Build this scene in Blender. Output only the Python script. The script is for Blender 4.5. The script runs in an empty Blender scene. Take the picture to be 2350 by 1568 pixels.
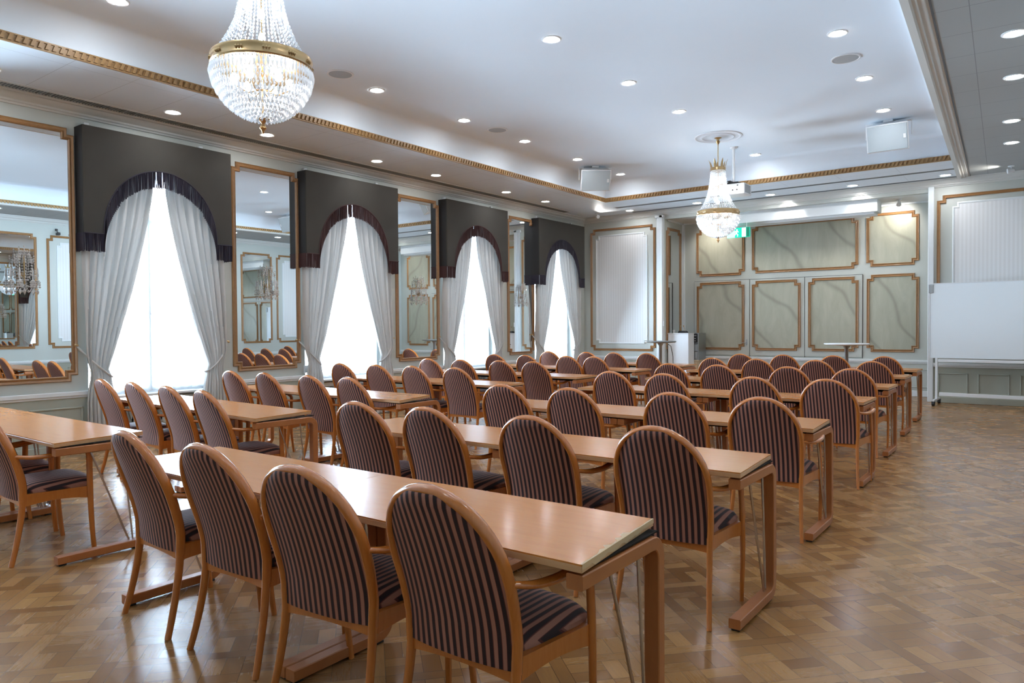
import bpy, bmesh, math, random
from mathutils import Vector, Matrix
random.seed(7)
PI = math.pi
scn = bpy.context.scene
COL = scn.collection

# ------------------------------------------------------------------ materials
class N:
    """tiny expression wrapper around shader math nodes"""
    def __init__(s, nt, sock): s.nt, s.s = nt, sock
    def _op(s, op, *o):
        n = s.nt.nodes.new('ShaderNodeMath'); n.operation = op
        for i, v in enumerate((s,) + o):
            if isinstance(v, N): s.nt.links.new(v.s, n.inputs[i])
            else: n.inputs[i].default_value = v
        return N(s.nt, n.outputs[0])
    def __add__(s, o): return s._op('ADD', o)
    def __sub__(s, o): return s._op('SUBTRACT', o)
    def __mul__(s, o): return s._op('MULTIPLY', o)
    def __truediv__(s, o): return s._op('DIVIDE', o)
    def lt(s, o): return s._op('LESS_THAN', o)
    def gt(s, o): return s._op('GREATER_THAN', o)
    def floor(s): return s._op('FLOOR')
    def fract(s): return s._op('FRACT')
    def mn(s, o): return s._op('MINIMUM', o)
    def mod(s, o): return s._op('FLOORED_MODULO', o)
    def abs(s): return s._op('ABSOLUTE')
    def inv(s): return N._const(s.nt, 1.0) - s
    @staticmethod
    def _const(nt, v):
        n = nt.nodes.new('ShaderNodeValue'); n.outputs[0].default_value = v
        return N(nt, n.outputs[0])
def sel(c, a, b):      # c ? a : b
    return c * a + c.inv() * b

def newmat(name):
    m = bpy.data.materials.new(name); m.use_nodes = True
    nt = m.node_tree; b = nt.nodes['Principled BSDF']
    return m, nt, b
def pbr(name, col, rough=.5, metal=0, **kw):
    m, nt, b = newmat(name)
    b.inputs['Base Color'].default_value = (*col, 1)
    b.inputs['Roughness'].default_value = rough
    b.inputs['Metallic'].default_value = metal
    for k, v in kw.items(): b.inputs[k].default_value = v
    return m
def mixcol(nt, fac, a, b):
    n = nt.nodes.new('ShaderNodeMix'); n.data_type = 'RGBA'
    if isinstance(fac, N): nt.links.new(fac.s, n.inputs[0])
    elif isinstance(fac, (int, float)): n.inputs[0].default_value = fac
    else: nt.links.new(fac, n.inputs[0])
    for i, c in ((6, a), (7, b)):
        if isinstance(c, tuple): n.inputs[i].default_value = (*c, 1)
        else: nt.links.new(c, n.inputs[i])
    return n.outputs[2]
def noise(nt, scale, vec=None, detail=3, rough=.5, dist=0):
    n = nt.nodes.new('ShaderNodeTexNoise'); n.inputs['Scale'].default_value = scale
    n.inputs['Detail'].default_value = detail; n.inputs['Roughness'].default_value = rough
    n.inputs['Distortion'].default_value = dist
    if vec is not None: nt.links.new(vec, n.inputs['Vector'])
    return N(nt, n.outputs[0])
def objco(nt, scale=(1, 1, 1), rot=(0, 0, 0)):
    t = nt.nodes.new('ShaderNodeTexCoord'); mp = nt.nodes.new('ShaderNodeMapping')
    mp.inputs['Scale'].default_value = scale; mp.inputs['Rotation'].default_value = rot
    nt.links.new(t.outputs['Object'], mp.inputs[0]); return mp.outputs[0]
def sepxyz(nt, vec):
    s = nt.nodes.new('ShaderNodeSeparateXYZ'); nt.links.new(vec, s.inputs[0])
    return [N(nt, s.outputs[i]) for i in range(3)]
def bump(nt, b, h, strength=.2, dist=.002):
    n = nt.nodes.new('ShaderNodeBump'); n.inputs['Strength'].default_value = strength
    n.inputs['Distance'].default_value = dist
    nt.links.new(h.s, n.inputs['Height']); nt.links.new(n.outputs[0], b.inputs['Normal'])

def wood(name, c1, c2, rough=.3, grain=(3, 40, 40), coat=.3):
    m, nt, b = newmat(name)
    f = noise(nt, 3, objco(nt, grain), 4, .6, .6)
    nt.links.new(mixcol(nt, f, c1, c2), b.inputs['Base Color'])
    b.inputs['Roughness'].default_value = rough
    b.inputs['Coat Weight'].default_value = coat; b.inputs['Coat Roughness'].default_value = .12
    return m
def dull(m, v):
    m.node_tree.nodes['Principled BSDF'].inputs['Specular IOR Level'].default_value = v; return m
def paint(name, col, rough=.55, var=.06):
    m, nt, b = newmat(name)
    f = noise(nt, 2.5, objco(nt), 3)
    lo = tuple(c * (1 - var) for c in col)
    nt.links.new(mixcol(nt, f, lo, col), b.inputs['Base Color'])
    b.inputs['Roughness'].default_value = rough
    return m

def floor_mat():
    m, nt, b = newmat('parquet')
    v = objco(nt, (1 / .06,) * 3, (0, 0, math.radians(42)))
    x, y, z = sepxyz(nt, v)
    P = 6.0
    cx, cy = (x / P).floor(), (y / P).floor()
    u, w = x.mod(P), y.mod(P)
    isH = w.lt(1.0)
    isV = u.lt(1.0) * isH.inv()
    # inner 5x5 -> 2x2 little baskets, each two short blocks
    iu, iw = (u - 1.0) / 2.5, (w - 1.0) / 2.5
    bu, bw = iu.floor(), iw.floor()
    fu, fw = iu.fract(), iw.fract()
    chk = (bu + bw + cx).mod(2.0)
    along = sel(chk, fu, fw); across = sel(chk, fw, fu)
    blk = (across * 2.0).floor()
    idin = bu * 7.3 + bw * 3.1 + blk * 1.7 + chk * .4
    pid = sel(isH, N._const(nt, 31.7), sel(isV, N._const(nt, 57.9), idin))
    wn = nt.nodes.new('ShaderNodeTexWhiteNoise'); wn.noise_dimensions = '3D'
    cb = nt.nodes.new('ShaderNodeCombineXYZ')
    for i, q in enumerate((cx, cy, pid)): nt.links.new(q.s, cb.inputs[i])
    nt.links.new(cb.outputs[0], wn.inputs['Vector'])
    rnd = N(nt, wn.outputs['Value'])
    # distance to nearest joint, in units of 6 cm
    e = lambda t, L: t.mn((t - L) * -1.0)
    dH = e(w, 1.0).mn(e(u, P)); dV = e(u, 1.0).mn((w - 1.0).mn((w - P) * -1.0))
    dI = (e(along, 1.0) * 2.5).mn(e((across * 2.0).fract(), 1.0) * 1.25)
    d = sel(isH, dH, sel(isV, dV, dI))
    joint = d.lt(.022)
    # grain along each block
    gdir = sel(isH, N._const(nt, 1.0), sel(isV, N._const(nt, 0.0), chk))
    ga = sel(gdir, x, y); gb = sel(gdir, y, x)
    cg = nt.nodes.new('ShaderNodeCombineXYZ')
    nt.links.new((ga * .5 + rnd * 40.0).s, cg.inputs[0]); nt.links.new((gb * 5.0).s, cg.inputs[1])
    gr = noise(nt, 1.2, cg.outputs[0], 5, .6)
    c = mixcol(nt, rnd, (.225, .095, .025), (.46, .235, .078))
    c = mixcol(nt, (gr - .35) * .9, c, (.21, .10, .045))
    big = noise(nt, .9, objco(nt), 4, .6)
    c = mixcol(nt, (big - .45) * 1.1, c, (.26, .17, .10))
    c = mixcol(nt, joint * .75, c, (.07, .035, .018))
    nt.links.new(c, b.inputs['Base Color'])
    nt.links.new((big * .22 + gr * .08 + rnd * .05 + .08).s, b.inputs['Roughness'])
    b.inputs['Coat Weight'].default_value = .08; b.inputs['Coat Roughness'].default_value = .2
    b.inputs['Specular IOR Level'].default_value = .42
    bump(nt, b, joint.inv() + rnd * .25 + gr * .15, .25, .0012)
    return m

def stripe_fabric():
    m, nt, b = newmat('striped_upholstery')
    x, y, z = sepxyz(nt, objco(nt))
    f = (x / .0278 + .25).fract()
    dark = f.lt(.5)
    edge = (f - .5).abs().lt(.055) + (f - .03).abs().lt(.035)
    t = noise(nt, 900, objco(nt), 2)
    c = mixcol(nt, dark, (.40, .17, .115), (.017, .004, .006))
    c = mixcol(nt, edge.mn(1.0) * .7, c, (.11, .018, .014))
    c = mixcol(nt, t * .2, c, (.03, .02, .02))
    nt.links.new(c, b.inputs['Base Color'])
    b.inputs['Roughness'].default_value = .75
    b.inputs['Sheen Weight'].default_value = .04; b.inputs['Sheen Roughness'].default_value = .35
    b.inputs['Sheen Tint'].default_value = (.8, .85, 1, 1)
    bump(nt, b, t, .15, .0006)
    return m

def marble():
    m, nt, b = newmat('painted_marble')
    v = objco(nt, (1, 1, 1), (0, math.radians(35), 0))
    w = nt.nodes.new('ShaderNodeTexWave'); w.inputs['Scale'].default_value = .42
    w.inputs['Distortion'].default_value = 9; w.inputs['Detail'].default_value = 3
    w.inputs['Detail Scale'].default_value = .8
    g = nt.nodes.new('ShaderNodeNewGeometry'); mp = nt.nodes.new('ShaderNodeMapping'); mp.inputs['Rotation'].default_value = (0, math.radians(35), 0); nt.links.new(g.outputs['Position'], mp.inputs[0])
    nt.links.new(mp.outputs[0], w.inputs['Vector'])
    wv = N(nt, w.outputs['Fac'])
    vein = wv._op('POWER', 34.0)
    mp2 = nt.nodes.new('ShaderNodeMapping'); mp2.inputs['Rotation'].default_value = (0, .65, 0); mp2.inputs['Scale'].default_value = (3.2, 1, .8); nt.links.new(g.outputs['Position'], mp2.inputs[0])
    cl = noise(nt, 1.5, mp2.outputs[0], 6, .65, 1.0)
    c = mixcol(nt, cl, (.29, .285, .215), (.50, .495, .40))
    c = mixcol(nt, vein * .45, c, (.17, .16, .12))
    nt.links.new(c, b.inputs['Base Color']); b.inputs['Roughness'].default_value = .35
    return m

def striped_panel():
    m, nt, b = newmat('striped_wall_fabric')
    x, y, z = sepxyz(nt, objco(nt))
    f = ((x + y) / .06).fract().lt(.5)
    nt.links.new(mixcol(nt, f, (.78, .78, .78), (.73, .725, .72)), b.inputs['Base Color'])
    b.inputs['Roughness'].default_value = .7
    return m

def tiled(name, col, sx, sy, ox=0, oy=0, lw=.006, line=(.25, .27, .28), rot=0):
    m, nt, b = newmat(name)
    x, y, z = sepxyz(nt, objco(nt, (1, 1, 1), (0, 0, rot)))
    fx, fy = (x + ox).mod(sx), (y + oy).mod(sy)
    j = fx.lt(lw) + fy.lt(lw)
    nt.links.new(mixcol(nt, j.mn(1.0) * .6, col, line), b.inputs['Base Color'])
    b.inputs['Roughness'].default_value = .6
    return m

def glassy(name, tint=(.95, .97, 1), transp=.12, trans=.45, emit=0):
    m = bpy.data.materials.new(name); m.use_nodes = True; nt = m.node_tree
    nt.nodes.clear()
    out = nt.nodes.new('ShaderNodeOutputMaterial')
    tr = nt.nodes.new('ShaderNodeBsdfTransparent'); tr.inputs[0].default_value = (*tint, 1)
    tl = nt.nodes.new('ShaderNodeBsdfTranslucent'); tl.inputs[0].default_value = (*tint, 1)
    df = nt.nodes.new('ShaderNodeBsdfDiffuse'); df.inputs[0].default_value = (*tint, 1)
    gl = nt.nodes.new('ShaderNodeBsdfGlossy'); gl.inputs[0].default_value = (1, 1, 1, 1); gl.inputs['Roughness'].default_value = .04
    def mix(f, a, b_):
        n = nt.nodes.new('ShaderNodeMixShader'); n.inputs[0].default_value = f
        nt.links.new(a.outputs[0], n.inputs[1]); nt.links.new(b_.outputs[0], n.inputs[2]); return n
    a = mix(.5, tl, df); a = mix(transp, a, tr); a = mix(1 - trans if trans < 0 else .18, a, gl)
    nt.links.new(a.outputs[0], out.inputs[0])
    return m
def sheer(name, transp, col=(.95, .97, 1), diffuse=.3):
    m = bpy.data.materials.new(name); m.use_nodes = True; nt = m.node_tree
    nt.nodes.clear()
    out = nt.nodes.new('ShaderNodeOutputMaterial')
    tr = nt.nodes.new('ShaderNodeBsdfTransparent')
    tl = nt.nodes.new('ShaderNodeBsdfTranslucent'); tl.inputs[0].default_value = (*col, 1)
    df = nt.nodes.new('ShaderNodeBsdfDiffuse'); df.inputs[0].default_value = (*col, 1)
    n1 = nt.nodes.new('ShaderNodeMixShader'); n1.inputs[0].default_value = diffuse
    nt.links.new(tl.outputs[0], n1.inputs[1]); nt.links.new(df.outputs[0], n1.inputs[2])
    n2 = nt.nodes.new('ShaderNodeMixShader'); n2.inputs[0].default_value = transp
    nt.links.new(n1.outputs[0], n2.inputs[1]); nt.links.new(tr.outputs[0], n2.inputs[2])
    nt.links.new(n2.outputs[0], out.inputs[0])
    return m
def emis(name, col, st):
    m, nt, b = newmat(name)
    b.inputs['Base Color'].default_value = (*col, 1)
    b.inputs['Emission Color'].default_value = (*col, 1); b.inputs['Emission Strength'].default_value = st
    return m
def pane():
    m = bpy.data.materials.new('window_glass'); m.use_nodes = True; nt = m.node_tree
    nt.nodes.clear(); out = nt.nodes.new('ShaderNodeOutputMaterial')
    tr = nt.nodes.new('ShaderNodeBsdfTransparent'); gl = nt.nodes.new('ShaderNodeBsdfGlossy')
    gl.inputs['Roughness'].default_value = .02
    fr = nt.nodes.new('ShaderNodeFresnel'); fr.inputs[0].default_value = 1.45
    mx = nt.nodes.new('ShaderNodeMixShader'); nt.links.new(fr.outputs[0], mx.inputs[0])
    nt.links.new(tr.outputs[0], mx.inputs[1]); nt.links.new(gl.outputs[0], mx.inputs[2])
    nt.links.new(mx.outputs[0], out.inputs[0]); return m

M = dict(
    floor=floor_mat(), stripe=stripe_fabric(), marble=marble(), panel=striped_panel(),
    chair=wood('cherry_wood', (.42, .12, .018), (.57, .185, .034), .24, (30, 30, 3), .6),
    top=dull(wood('beech_tabletop', (.52, .18, .034), (.63, .24, .052), .26, (2, 12, 12), .22), .36),
    edge=wood('beech_edge', (.52, .27, .12), (.62, .36, .18), .35),
    tleg=wood('table_leg_wood', (.34, .105, .026), (.43, .155, .045), .38, (20, 3, 3), .12),
    worn=pbr('worn_edge', (.62, .43, .24), .6),
    dark=dull(pbr('dark_underside', (.02, .016, .014), .8), .1),
    chrome=pbr('chrome', (.62, .63, .64), .22, 1),
    steel=pbr('brushed_steel', (.42, .45, .47), .35, 1),
    foot=pbr('black_rubber', (.015, .015, .016), .6),
    wall=paint('wall_paint', (.52, .54, .50), .5),
    wallw=paint('trim_white_paint', (.76, .79, .80), .4, .03),
    dado=paint('dado_paint', (.39, .405, .34), .5),
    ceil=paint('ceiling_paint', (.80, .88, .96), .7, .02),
    cornice=paint('cornice_paint', (.60, .60, .57), .55, .03),
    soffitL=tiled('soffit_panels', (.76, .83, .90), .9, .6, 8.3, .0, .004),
    soffitR=tiled('ceiling_tiles', (.35, .365, .36), .60, .615, .245 + .6, .05, .007, (.12, .12, .12), -.0425),
    gold=wood('gilt_moulding', (.24, .115, .04), (.38, .20, .08), .38, (8, 8, 8), .3),
    rope=wood('gilt_rope', (.26, .14, .05), (.44, .27, .11), .4, (20, 20, 20), .2),
    mirror=pbr('mirror_glass', (.86, .9, .91), .004, 1),
    pelmet=paint('pelmet_velvet', (.050, .045, .037), .85, .3),
    pelside=pbr('pelmet_side', (.010, .009, .010), .6),
    fr1=pbr('fringe_aubergine', (.022, .016, .03), .6), fr2=pbr('fringe_maroon', (.05, .015, .014), .6),
    drape=sheer('drape_cloth', .0, (.57, .56, .54), .97),
    sheer=sheer('sheer_net', .55, (.97, .98, 1), .35), glass=pane(),
    win=paint('window_paint', (.85, .88, .90), .4, .02),
    brass=pbr('aged_brass', (.50, .34, .17), .3, 1),
    crystal=glassy('crystal_beads'), clear=glassy('crystal_clear', (1, 1, 1), .08, .5),
    bulb=emis('lamp_glow', (1, .98, .96), 42), bulb2=emis('neck_lamp_glow', (1, .98, .96), 150), led=emis('downlight_glow', (.95, .97, 1), 60),
    ring=pbr('lamp_trim', (.80, .81, .82), .35), grey=pbr('speaker_mesh', (.42, .44, .45), .6),
    white=pbr('white_laminate', (.84, .86, .89), .3), board=pbr('whiteboard_enamel', (.86, .93, .98), .25),
    wplastic=pbr('white_plastic', (.82, .84, .86), .35), spk=pbr('speaker_cloth', (.46, .53, .57), .6),
    black=pbr('black_case', (.012, .012, .014), .35), btn=pbr('light_buttons', (.6, .6, .62), .4),
    silver=pbr('silver_case', (.38, .40, .41), .35, .6), oak=wood('light_oak', (.48, .36, .23), (.58, .45, .30), .4),
    green=emis('sign_green', (.0, .42, .27), .55), green2=emis('sign_pale_green', (.30, .80, .62), .7),
    green3=emis('sign_dark_green', (.0, .16, .09), .25), signw=emis('sign_white', (.9, 1, .97), .8),
    plaster=pbr('plaster', (.86, .89, .93), .6), grille=pbr('grille_metal', (.30, .31, .30), .5),
    slot=pbr('slot_metal', (.07, .08, .09), .5), grout=pbr('gap', (.10, .10, .10), .8),
    cable=pbr('cable', (.02, .02, .02), .5), slate=pbr('dark_table', (.20, .21, .21), .3),
)

# ------------------------------------------------------------------ mesh helper
class MB:
    def __init__(s): s.bm = bmesh.new()
    def quad(s, *p):
        return s.bm.faces.new([s.bm.verts.new(q) for q in p])
    def box(s, x0, x1, y0, y1, z0, z1, bev=0, seg=1, mat=None):
        t = bmesh.new() if bev else s.bm
        v = [t.verts.new((x, y, z)) for z in (z0, z1) for y in (y0, y1) for x in (x0, x1)]
        for f in ((0, 2, 3, 1), (4, 5, 7, 6), (0, 1, 5, 4), (1, 3, 7, 5), (3, 2, 6, 7), (2, 0, 4, 6)):
            t.faces.new([v[i] for i in f])
        if bev:
            bmesh.ops.bevel(t, geom=list(t.edges), offset=bev, segments=seg, affect='EDGES', profile=.6)
            s.merge(t, mat)
        elif mat is not None:
            bmesh.ops.transform(s.bm, matrix=mat, verts=v)
    def merge(s, t, mat=None):
        mp = {}
        for v in t.verts: mp[v] = s.bm.verts.new(mat @ v.co if mat is not None else v.co)
        for f in t.faces:
            try: s.bm.faces.new([mp[v] for v in f.verts])
            except ValueError: pass
        t.free()
    def sweep(s, path, prof, up=Vector((0, 0, 1)), closed=False, cap=True, scale=None):
        """sweep profile [(a,b)] along path; a is along side=(tangent x up), b along up'"""
        path = [Vector(p) for p in path]; n = len(path); rings = []
        side0 = None
        for i, p in enumerate(path):
            if closed: t = (path[(i + 1) % n] - path[i - 1]).normalized()
            elif i == 0: t = (path[1] - path[0]).normalized()
            elif i == n - 1: t = (path[-1] - path[-2]).normalized()
            else: t = ((path[i + 1] - p).normalized() + (p - path[i - 1]).normalized()).normalized()
            u = up if not callable(up) else up(i)
            sd = t.cross(u)
            if sd.length < 1e-5: sd = side0 or t.orthogonal()
            sd.normalize()
            b = sd.cross(t).normalized(); side0 = sd
            k = scale(i) if scale else 1
            rings.append([s.bm.verts.new(p + sd * (a * k) + b * (c * k)) for a, c in prof])
        m = len(prof)
        for i in range(n if closed else n - 1):
            r0, r1 = rings[i], rings[(i + 1) % n]
            for j in range(m): s.bm.faces.new((r0[j], r0[(j + 1) % m], r1[(j + 1) % m], r1[j]))
        if cap and not closed:
            s.bm.faces.new(rings[0][::-1]); s.bm.faces.new(rings[-1])
    def tube(s, path, r, seg=8, up=Vector((0, 0, 1)), closed=False, scale=None, r2=None):
        r2 = r2 or r
        s.sweep(path, [(r * math.cos(2 * PI * k / seg), r2 * math.sin(2 * PI * k / seg)) for k in range(seg)], up, closed, True, scale)
    def lathe(s, prof, seg=24, c=(0, 0, 0), axis='Z'):
        rings = []
        for r, z in prof:
            rr = []
            for k in range(seg):
                a = 2 * PI * k / seg
                p = (r * math.cos(a), r * math.sin(a), z)
                if axis == 'X': p = (z, r * math.cos(a), r * math.sin(a))
                rr.append(s.bm.verts.new((c[0] + p[0], c[1] + p[1], c[2] + p[2])))
            rings.append(rr)
        for i in range(len(rings) - 1):
            for k in range(seg):
                s.bm.faces.new((rings[i][k], rings[i][(k + 1) % seg], rings[i + 1][(k + 1) % seg], rings[i + 1][k]))
        if prof[0][0] > 1e-6: s.bm.faces.new(rings[0][::-1])
        if prof[-1][0] > 1e-6: s.bm.faces.new(rings[-1])
    def octa(s, c, r, h):
        c = Vector(c); e = [s.bm.verts.new(c + Vector(d)) for d in ((r, 0, 0), (0, r, 0), (-r, 0, 0), (0, -r, 0))]
        t = s.bm.verts.new(c + Vector((0, 0, h))); b = s.bm.verts.new(c - Vector((0, 0, h)))
        for k in range(4):
            s.bm.faces.new((e[k], e[(k + 1) % 4], t)); s.bm.faces.new((e[(k + 1) % 4], e[k], b))
    def poly(s, pts, a, b, f):
        """extrude closed 2D polygon pts between depth a and b; f(u,v,d)->xyz"""
        A = [s.bm.verts.new(f(u, v, a)) for u, v in pts]; B = [s.bm.verts.new(f(u, v, b)) for u, v in pts]
        n = len(pts)
        s.bm.faces.new(A[::-1]); s.bm.faces.new(B)
        for i in range(n): s.bm.faces.new((A[i], A[(i + 1) % n], B[(i + 1) % n], B[i]))
    def mesh(s, name, mat, smooth=35):
        bmesh.ops.remove_doubles(s.bm, verts=s.bm.verts, dist=1e-6)
        bmesh.ops.recalc_face_normals(s.bm, faces=s.bm.faces)
        me = bpy.data.meshes.new(name); s.bm.to_mesh(me); s.bm.free()
        if smooth:
            me.polygons.foreach_set('use_smooth', [True] * len(me.polygons))
            me.set_sharp_from_angle(angle=math.radians(smooth))
        me.materials.append(M[mat]); return me
    def build(s, name, mat, parent=None, smooth=35, **props):
        o = bpy.data.objects.new(name, s.mesh(name, mat, smooth)); COL.objects.link(o)
        if parent is not None: o.parent = parent
        for k, v in props.items(): o[k] = v
        return o
def struct(mb, name, mat, parent=None, smooth=35, **p):
    if parent is None: p['kind'] = 'structure'
    return mb.build(name, mat, parent, smooth, **p)
def thing(name, label, cat, loc=(0, 0, 0), rz=0, group=None):
    o = bpy.data.objects.new(name, None); COL.objects.link(o)
    o.empty_display_size = .1; o.location = loc; o.rotation_euler = (0, 0, rz)
    o['label'] = label; o['category'] = cat
    if group: o['group'] = group
    return o
def kids(o): return list(KID.get(o.name, []))
KID = {}
def dup(root, loc, rz=0, label=None, group=None):
    """copy a thing with its parts and sub-parts (mesh data shared)"""
    def rec(o, par):
        c = o.copy(); COL.objects.link(c)
        if par is not None: c.parent = par; c.matrix_parent_inverse = o.matrix_parent_inverse.copy()
        for ch in [x for x in ALL(o)]: rec(ch, c)
        return c
    r = rec(root, None); r.location = loc; r.rotation_euler = (0, 0, rz)
    if label: r['label'] = label
    if group: r['group'] = group
    return r
def ALL(o):
    if o.name not in CH: CH[o.name] = [x for x in bpy.data.objects if x.parent == o]
    return CH[o.name]
CH = {}

# ------------------------------------------------------------------ camera
yaw, pit, rol = map(math.radians, (36.637, 1.213, -.394))
F = Vector((-math.sin(yaw) * math.cos(pit), math.cos(yaw) * math.cos(pit), -math.sin(pit)))
R0 = Vector((math.cos(yaw), math.sin(yaw), 0)); U0 = R0.cross(F)
Rt = R0 * math.cos(rol) + U0 * math.sin(rol); Up = U0 * math.cos(rol) - R0 * math.sin(rol)
cam = bpy.data.objects.new('camera', bpy.data.cameras.new('camera')); COL.objects.link(cam)
mw = Matrix((Rt, Up, -F)).transposed().to_4x4(); mw.translation = (0, 0, 1.38)
cam.matrix_world = mw
cam.data.sensor_width = 36; cam.data.sensor_fit = 'HORIZONTAL'; cam.data.lens = 1662.98 / 2350 * 36
cam.data.clip_start = .05
scn.camera = cam

# ------------------------------------------------------------------ room constants
XL, XR, YN, YF = -8.7, .7, -.81, 14.53
ZC, ZU = 3.85, 4.25              # soffit, upper ceiling
ZB = 3.73                        # cornice bottom
AX0, AX1, AY, AZ = -6.69, -1.72, 15.5, 3.66     # alcove
OX0, OX1, OY0, OY1 = -7.2, -1.2, .86, 12.86     # ceiling tray opening
def ox1(y): return -1.185 + (12.86 - y) * .0425      # the right edge of the tray runs slightly askew
PEL = [(.65, 2.43), (3.595, 5.38), (6.555, 8.36), (9.545, 11.32), (12.40, 14.21)]
MIR = [(2.53, 3.585), (5.495, 6.575), (8.475, 9.538), (11.545, 12.462)]
NIC = [(a + .1, b - .1) for a, b in PEL]

# floor
mb = MB(); mb.box(XL - .35, XR + .1, YN - .1, AY + .1, -.05, 0); struct(mb, 'floor', 'floor', smooth=0)
# left wall (piers, lintels)
mb = MB()
ys = [YN - .1]
for a, b in NIC: ys += [a, b]
ys += [YF + .1]
for i in range(0, len(ys), 2): mb.box(XL - .35, XL, ys[i], ys[i + 1], 0, 4.0)
for a, b in NIC:
    mb.box(XL - .35, XL, a, b, 3.42, 4.0); mb.box(XL - .35, XL - .2, a, b, 0, .58)
struct(mb, 'wall_left', 'wall', smooth=0)
# far wall: left pier, right part, header, alcove shell
mb = MB()
mb.box(XL - .1, AX0, YF, AY + .1, 0, 4.0); mb.box(AX1, XR + .1, YF, AY + .1, 0, 4.0)
mb.box(AX0, AX1, YF, YF + .12, AZ, 4.0); mb.box(AX0, AX1, AY, AY + .1, 0, 4.0)
struct(mb, 'wall_far', 'wall', smooth=0)
mb = MB(); mb.box(AX0, AX1, YF + .12, AY, AZ, AZ + .1); struct(mb, 'ceiling_alcove', 'wallw', smooth=0)
mb = MB(); mb.box(XR, XR + .1, YN - .1, YF, 0, 4.0); struct(mb, 'wall_right', 'wall', smooth=0)
mb = MB(); mb.box(XL, XR, YN - .1, YN, 0, 4.0); struct(mb, 'wall_near', 'wall', smooth=0)
# soffit ring
mb = MB(); FL = lambda u, v, d: (u, v, d)
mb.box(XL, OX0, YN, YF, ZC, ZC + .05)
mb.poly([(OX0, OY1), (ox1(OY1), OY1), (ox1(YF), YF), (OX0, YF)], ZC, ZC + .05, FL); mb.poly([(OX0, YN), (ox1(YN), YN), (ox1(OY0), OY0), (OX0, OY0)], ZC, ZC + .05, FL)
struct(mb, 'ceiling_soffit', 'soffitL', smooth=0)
mb = MB(); mb.poly([(ox1(YN) + .148, YN), (XR, YN), (XR, YF), (ox1(YF) + .148, YF)], ZC, ZC + .05, FL); struct(mb, 'ceiling_right', 'soffitR', smooth=0)
# white stepped moulding along the right edge of the tray
mb = MB()
prof = [(-.045, 0), (-.04, -.022), (.02, -.030), (.035, -.018), (.060, -.018), (.068, -.006), (.115, -.006), (.120, .002), (.148, .002), (.155, .05), (-.0, .05)]
A = [mb.bm.verts.new((ox1(YN) + a, YN, ZC + b)) for a, b in prof]; B = [mb.bm.verts.new((ox1(YF) + a, YF, ZC + b)) for a, b in prof]
for i in range(len(prof)): mb.bm.faces.new((A[i], A[(i + 1) % len(prof)], B[(i + 1) % len(prof)], B[i]))
struct(mb, 'trim_1', 'cornice')
mb = MB(); mb.poly([(ox1(YN) + .14, YN), (ox1(YN) + .155, YN), (ox1(YF) + .155, YF), (ox1(YF) + .14, YF)], ZC - .004, ZC + .01, FL); struct(mb, 'trim_2', 'grout', smooth=0)
# raised tray with cove
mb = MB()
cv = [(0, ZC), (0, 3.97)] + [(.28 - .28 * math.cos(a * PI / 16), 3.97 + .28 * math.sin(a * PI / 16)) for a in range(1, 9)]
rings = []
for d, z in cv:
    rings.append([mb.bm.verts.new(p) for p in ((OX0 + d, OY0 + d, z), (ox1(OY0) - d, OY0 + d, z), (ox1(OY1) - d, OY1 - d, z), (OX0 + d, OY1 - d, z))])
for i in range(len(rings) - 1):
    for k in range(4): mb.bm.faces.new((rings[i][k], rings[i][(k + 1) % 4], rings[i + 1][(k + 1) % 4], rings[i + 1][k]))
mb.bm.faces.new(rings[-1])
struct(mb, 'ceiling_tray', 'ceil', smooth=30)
# gilt rope moulding round the tray
mb = MB()
def ropeline(p0, p1, inward):
    p0, p1, n = Vector(p0), Vector(p1), Vector(inward)
    L = (p1 - p0).length; t = (p1 - p0) / L
    def fr(c, l, d, z0, z1, sk=0):
        q = []
        for zz in (z0, z1):
            for dd in (0, d):
                for ll in (-l / 2, l / 2):
                    q.append(c + t * (ll + sk * (zz - z0) / (z1 - z0)) + n * dd + Vector((0, 0, zz)))
        v = [mb.bm.verts.new(x) for x in q]
        for f in ((0, 2, 3, 1), (4, 5, 7, 6), (0, 1, 5, 4), (1, 3, 7, 5), (3, 2, 6, 7), (2, 0, 4, 6)): mb.bm.faces.new([v[i] for i in f])
    fr((p0 + p1) / 2, L, .014, ZC + .004, ZC + .080)
    fr((p0 + p1) / 2, L, .024, ZC + .000, ZC + .012)
    fr((p0 + p1) / 2, L, .024, ZC + .070, ZC + .082)
    k = int(L / .058)
    for i in range(k): fr(p0 + t * ((i + .5) * L / k), .030, .034, ZC + .014, ZC + .068, .02)
ropeline((OX0, OY0, 0), (OX0, OY1, 0), (1, 0, 0)); ropeline((OX0, OY1, 0), (ox1(OY1), OY1, 0), (0, -1, 0))
ropeline((ox1(OY1), OY1, 0), (ox1(OY0), OY0, 0), (-1, 0, 0)); ropeline((ox1(OY0), OY0, 0), (OX0, OY0, 0), (0, 1, 0))
struct(mb, 'trim_3', 'rope', smooth=0)
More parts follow.
